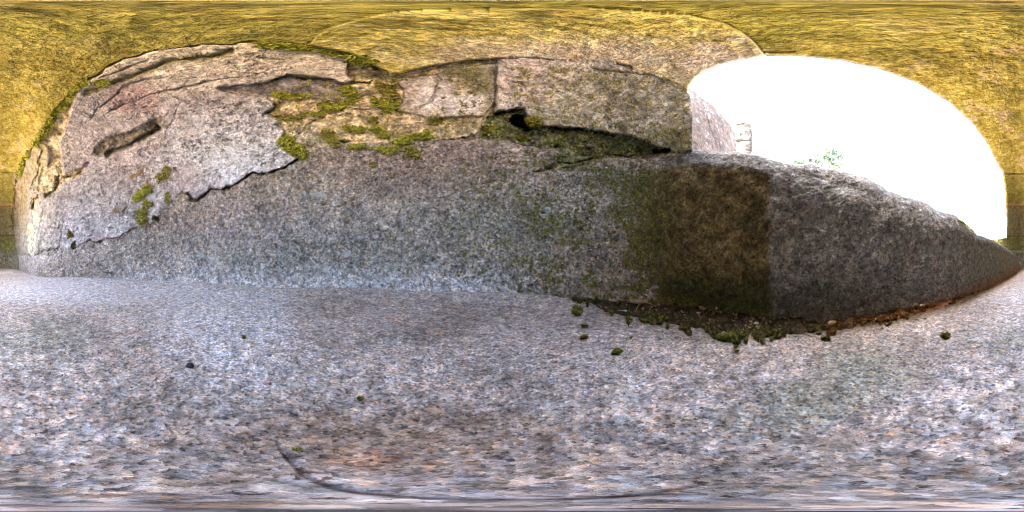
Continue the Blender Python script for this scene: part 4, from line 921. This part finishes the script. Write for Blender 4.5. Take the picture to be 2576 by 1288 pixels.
for k, (z0, z1) in enumerate(zip(zs_[:-1], zs_[1:])):
    na_, nz_ = 44, 10; V = []
    wob_ = (rng.random(2) - .5) * .10
    for b in range(nz_ + 1):
        v = b / nz_; ins = .02 * (1 if b in (0, nz_) else 0)
        for a in range(na_):
            t = 2 * math.pi * a / na_; cx_, cy_ = math.cos(t), math.sin(t); m_x = max(abs(cx_), abs(cy_)) ** .8
            taper = 1 - .10 * ((z0 * (1-v) + z1 * v) / ztop) ** 3
            V.append(c0 + ax * (cx_ / m_x * (hw - ins) * taper + wob_[0]) + ay * (cy_ / m_x * (1.1 - ins) + wob_[1]) + np.array([0, 0, z0 * (1-v) + (z1 - .004) * v]))
    V = np.array(V); nrm_ = V - c0; nrm_[:, 2] = 0; nrm_ /= np.linalg.norm(nrm_, axis=1)[:, None]
    V = V + nrm_ * (fbm(V, 1.6, 4, 505) * .14)[:, None]
    if k == len(zs_) - 2: V[-na_:, 2] += fbm(V[-na_:], 1.5, 3, 506) * .25
    F = [(b*na_ + a, b*na_ + (a+1) % na_, (b+1)*na_ + (a+1) % na_, (b+1)*na_ + a) for b in range(nz_) for a in range(na_)]
    top_i = nz_ * na_; F += [(top_i + a, top_i + a + 1, top_i + na_ - 2 - a, top_i + na_ - 1 - a) for a in range(na_ // 2 - 1)]
    nz1 = fbm(V, 2.2, 4, 507); side = ((V - c0) @ ax) / hw
    colr = lerp(lerp((.05,.043,.035), (.10,.088,.072), sstep(-.4, .4, nz1)), (.10,.068,.012), sstep(.2, .6, -side + nz1 * .6) * sstep(ztop * .97, ztop * .86, V[:, 2]))
    mesh_obj('stone_course', world(V), F, M['plaster'], tower, tone=colr, mask=np.tile((0, .05, .2), (len(V), 1)))

# tree beyond the parapet: only its topmost sprays show
def build_tree():
    base = plane_pts(2050, 600, r=24.0) ; base[2] = -1
    t = empty('broadleaf_tree', tuple(world(base)), label='pale green tree top just showing over the parapet', cat='tree')
    V = []; F = []
    def limb(p0, p1, r0, r1, n=8):
        nonlocal V, F
        p0 = np.array(p0, float); p1 = np.array(p1, float); b0 = len(V); m = 7
        for k in range(n + 1):
            u = k / n; p = p0 * (1-u) + p1 * u + np.array([math.sin(u*5 + p0[0])*.12, math.cos(u*4 + p0[1])*.12, 0]) * (u*(1-u)*4)
            r = r0 * (1-u) + r1 * u
            for i in range(m): a = 2*math.pi*i/m; V.append(p + np.array([math.cos(a)*r, math.sin(a)*r, 0]))
        F += [(b0 + k*m + i, b0 + k*m + (i+1) % m, b0 + (k+1)*m + (i+1) % m, b0 + (k+1)*m + i) for k in range(n) for i in range(m)]
        return p1
    top = base + np.array([.4, .2, 11.0]); limb(base, top, .55, .22, 14)
    lv = []
    targets = [(2085,382,19),(2098,384,14),(2112,396,12),(2088,400,12),(2075,398,10),(2092,412,14),(2055,402,15),(2018,406,14),(2002,409,8),(2040,404,8),(2065,412,20),(2030,418,20),(2098,425,20),(2110,415,16)]
    tips = [(plane_pts(x, y, r=24.0 + lr), s) for (x, y, s), lr in zip(targets, np.linspace(-1.6, 1.6, len(targets)))]
    for k in range(26):
        a = k * 2.4; rr = 1.5 + 2.6 * ((k * 7) % 10) / 10; tips.append((base + np.array([math.cos(a)*rr, math.sin(a)*rr, 8.5 + 3.6 * ((k*3) % 7) / 7]), 30))
    for p, s in tips:
        s0 = base + (top - base) * rng.uniform(.55, .98); limb(s0, p, .11, .02, 7)
        rad = s / W_ * 2 * math.pi * 24; nL = int(30 + s * 5)
        q = p + rng.normal(size=(nL, 3)) * rad * np.array([.5, .5, .42]); lv.append(q)
    mesh_obj('trunk', world(np.array(V)), F, M['bark'], t)
    L = np.concatenate(lv); nn = rng.normal(size=L.shape); nn /= np.linalg.norm(nn, axis=1)[:, None]
    a = np.cross(nn, rng.normal(size=L.shape)); a /= np.linalg.norm(a, axis=1)[:, None]; b = np.cross(nn, a); s = rng.uniform(.14, .30, (len(L), 1))
    Vl = np.stack([L - a*s, L - b*s*.5, L + a*s, L + b*s*.5], 1).reshape(-1, 3)
    tl = rng.random(len(L)); cl = lerp((.02,.05,.035), (.07,.11,.04), tl).repeat(4, 0)
    mesh_obj('crown', world(Vl), np.arange(len(Vl)).reshape(-1, 4), M['leaf'], t, tone=cl, smooth=False)
build_tree()
# weeds on the far end of the crest
for x, y, lb in ((2440, 571, 'dry weed tuft on the sloping right end of the parapet'), (2420, 556, 'small weed at the notch in the parapet crest')):
    moss('p', [(x, y), (x + 12, y + 10)], (7, 3), 90, lb, ((.2,.17,.03),(.4,.34,.08),(.55,.5,.2)), size=.05, h=.03, name='weed', cat='weed', group='weeds on the parapet crest')
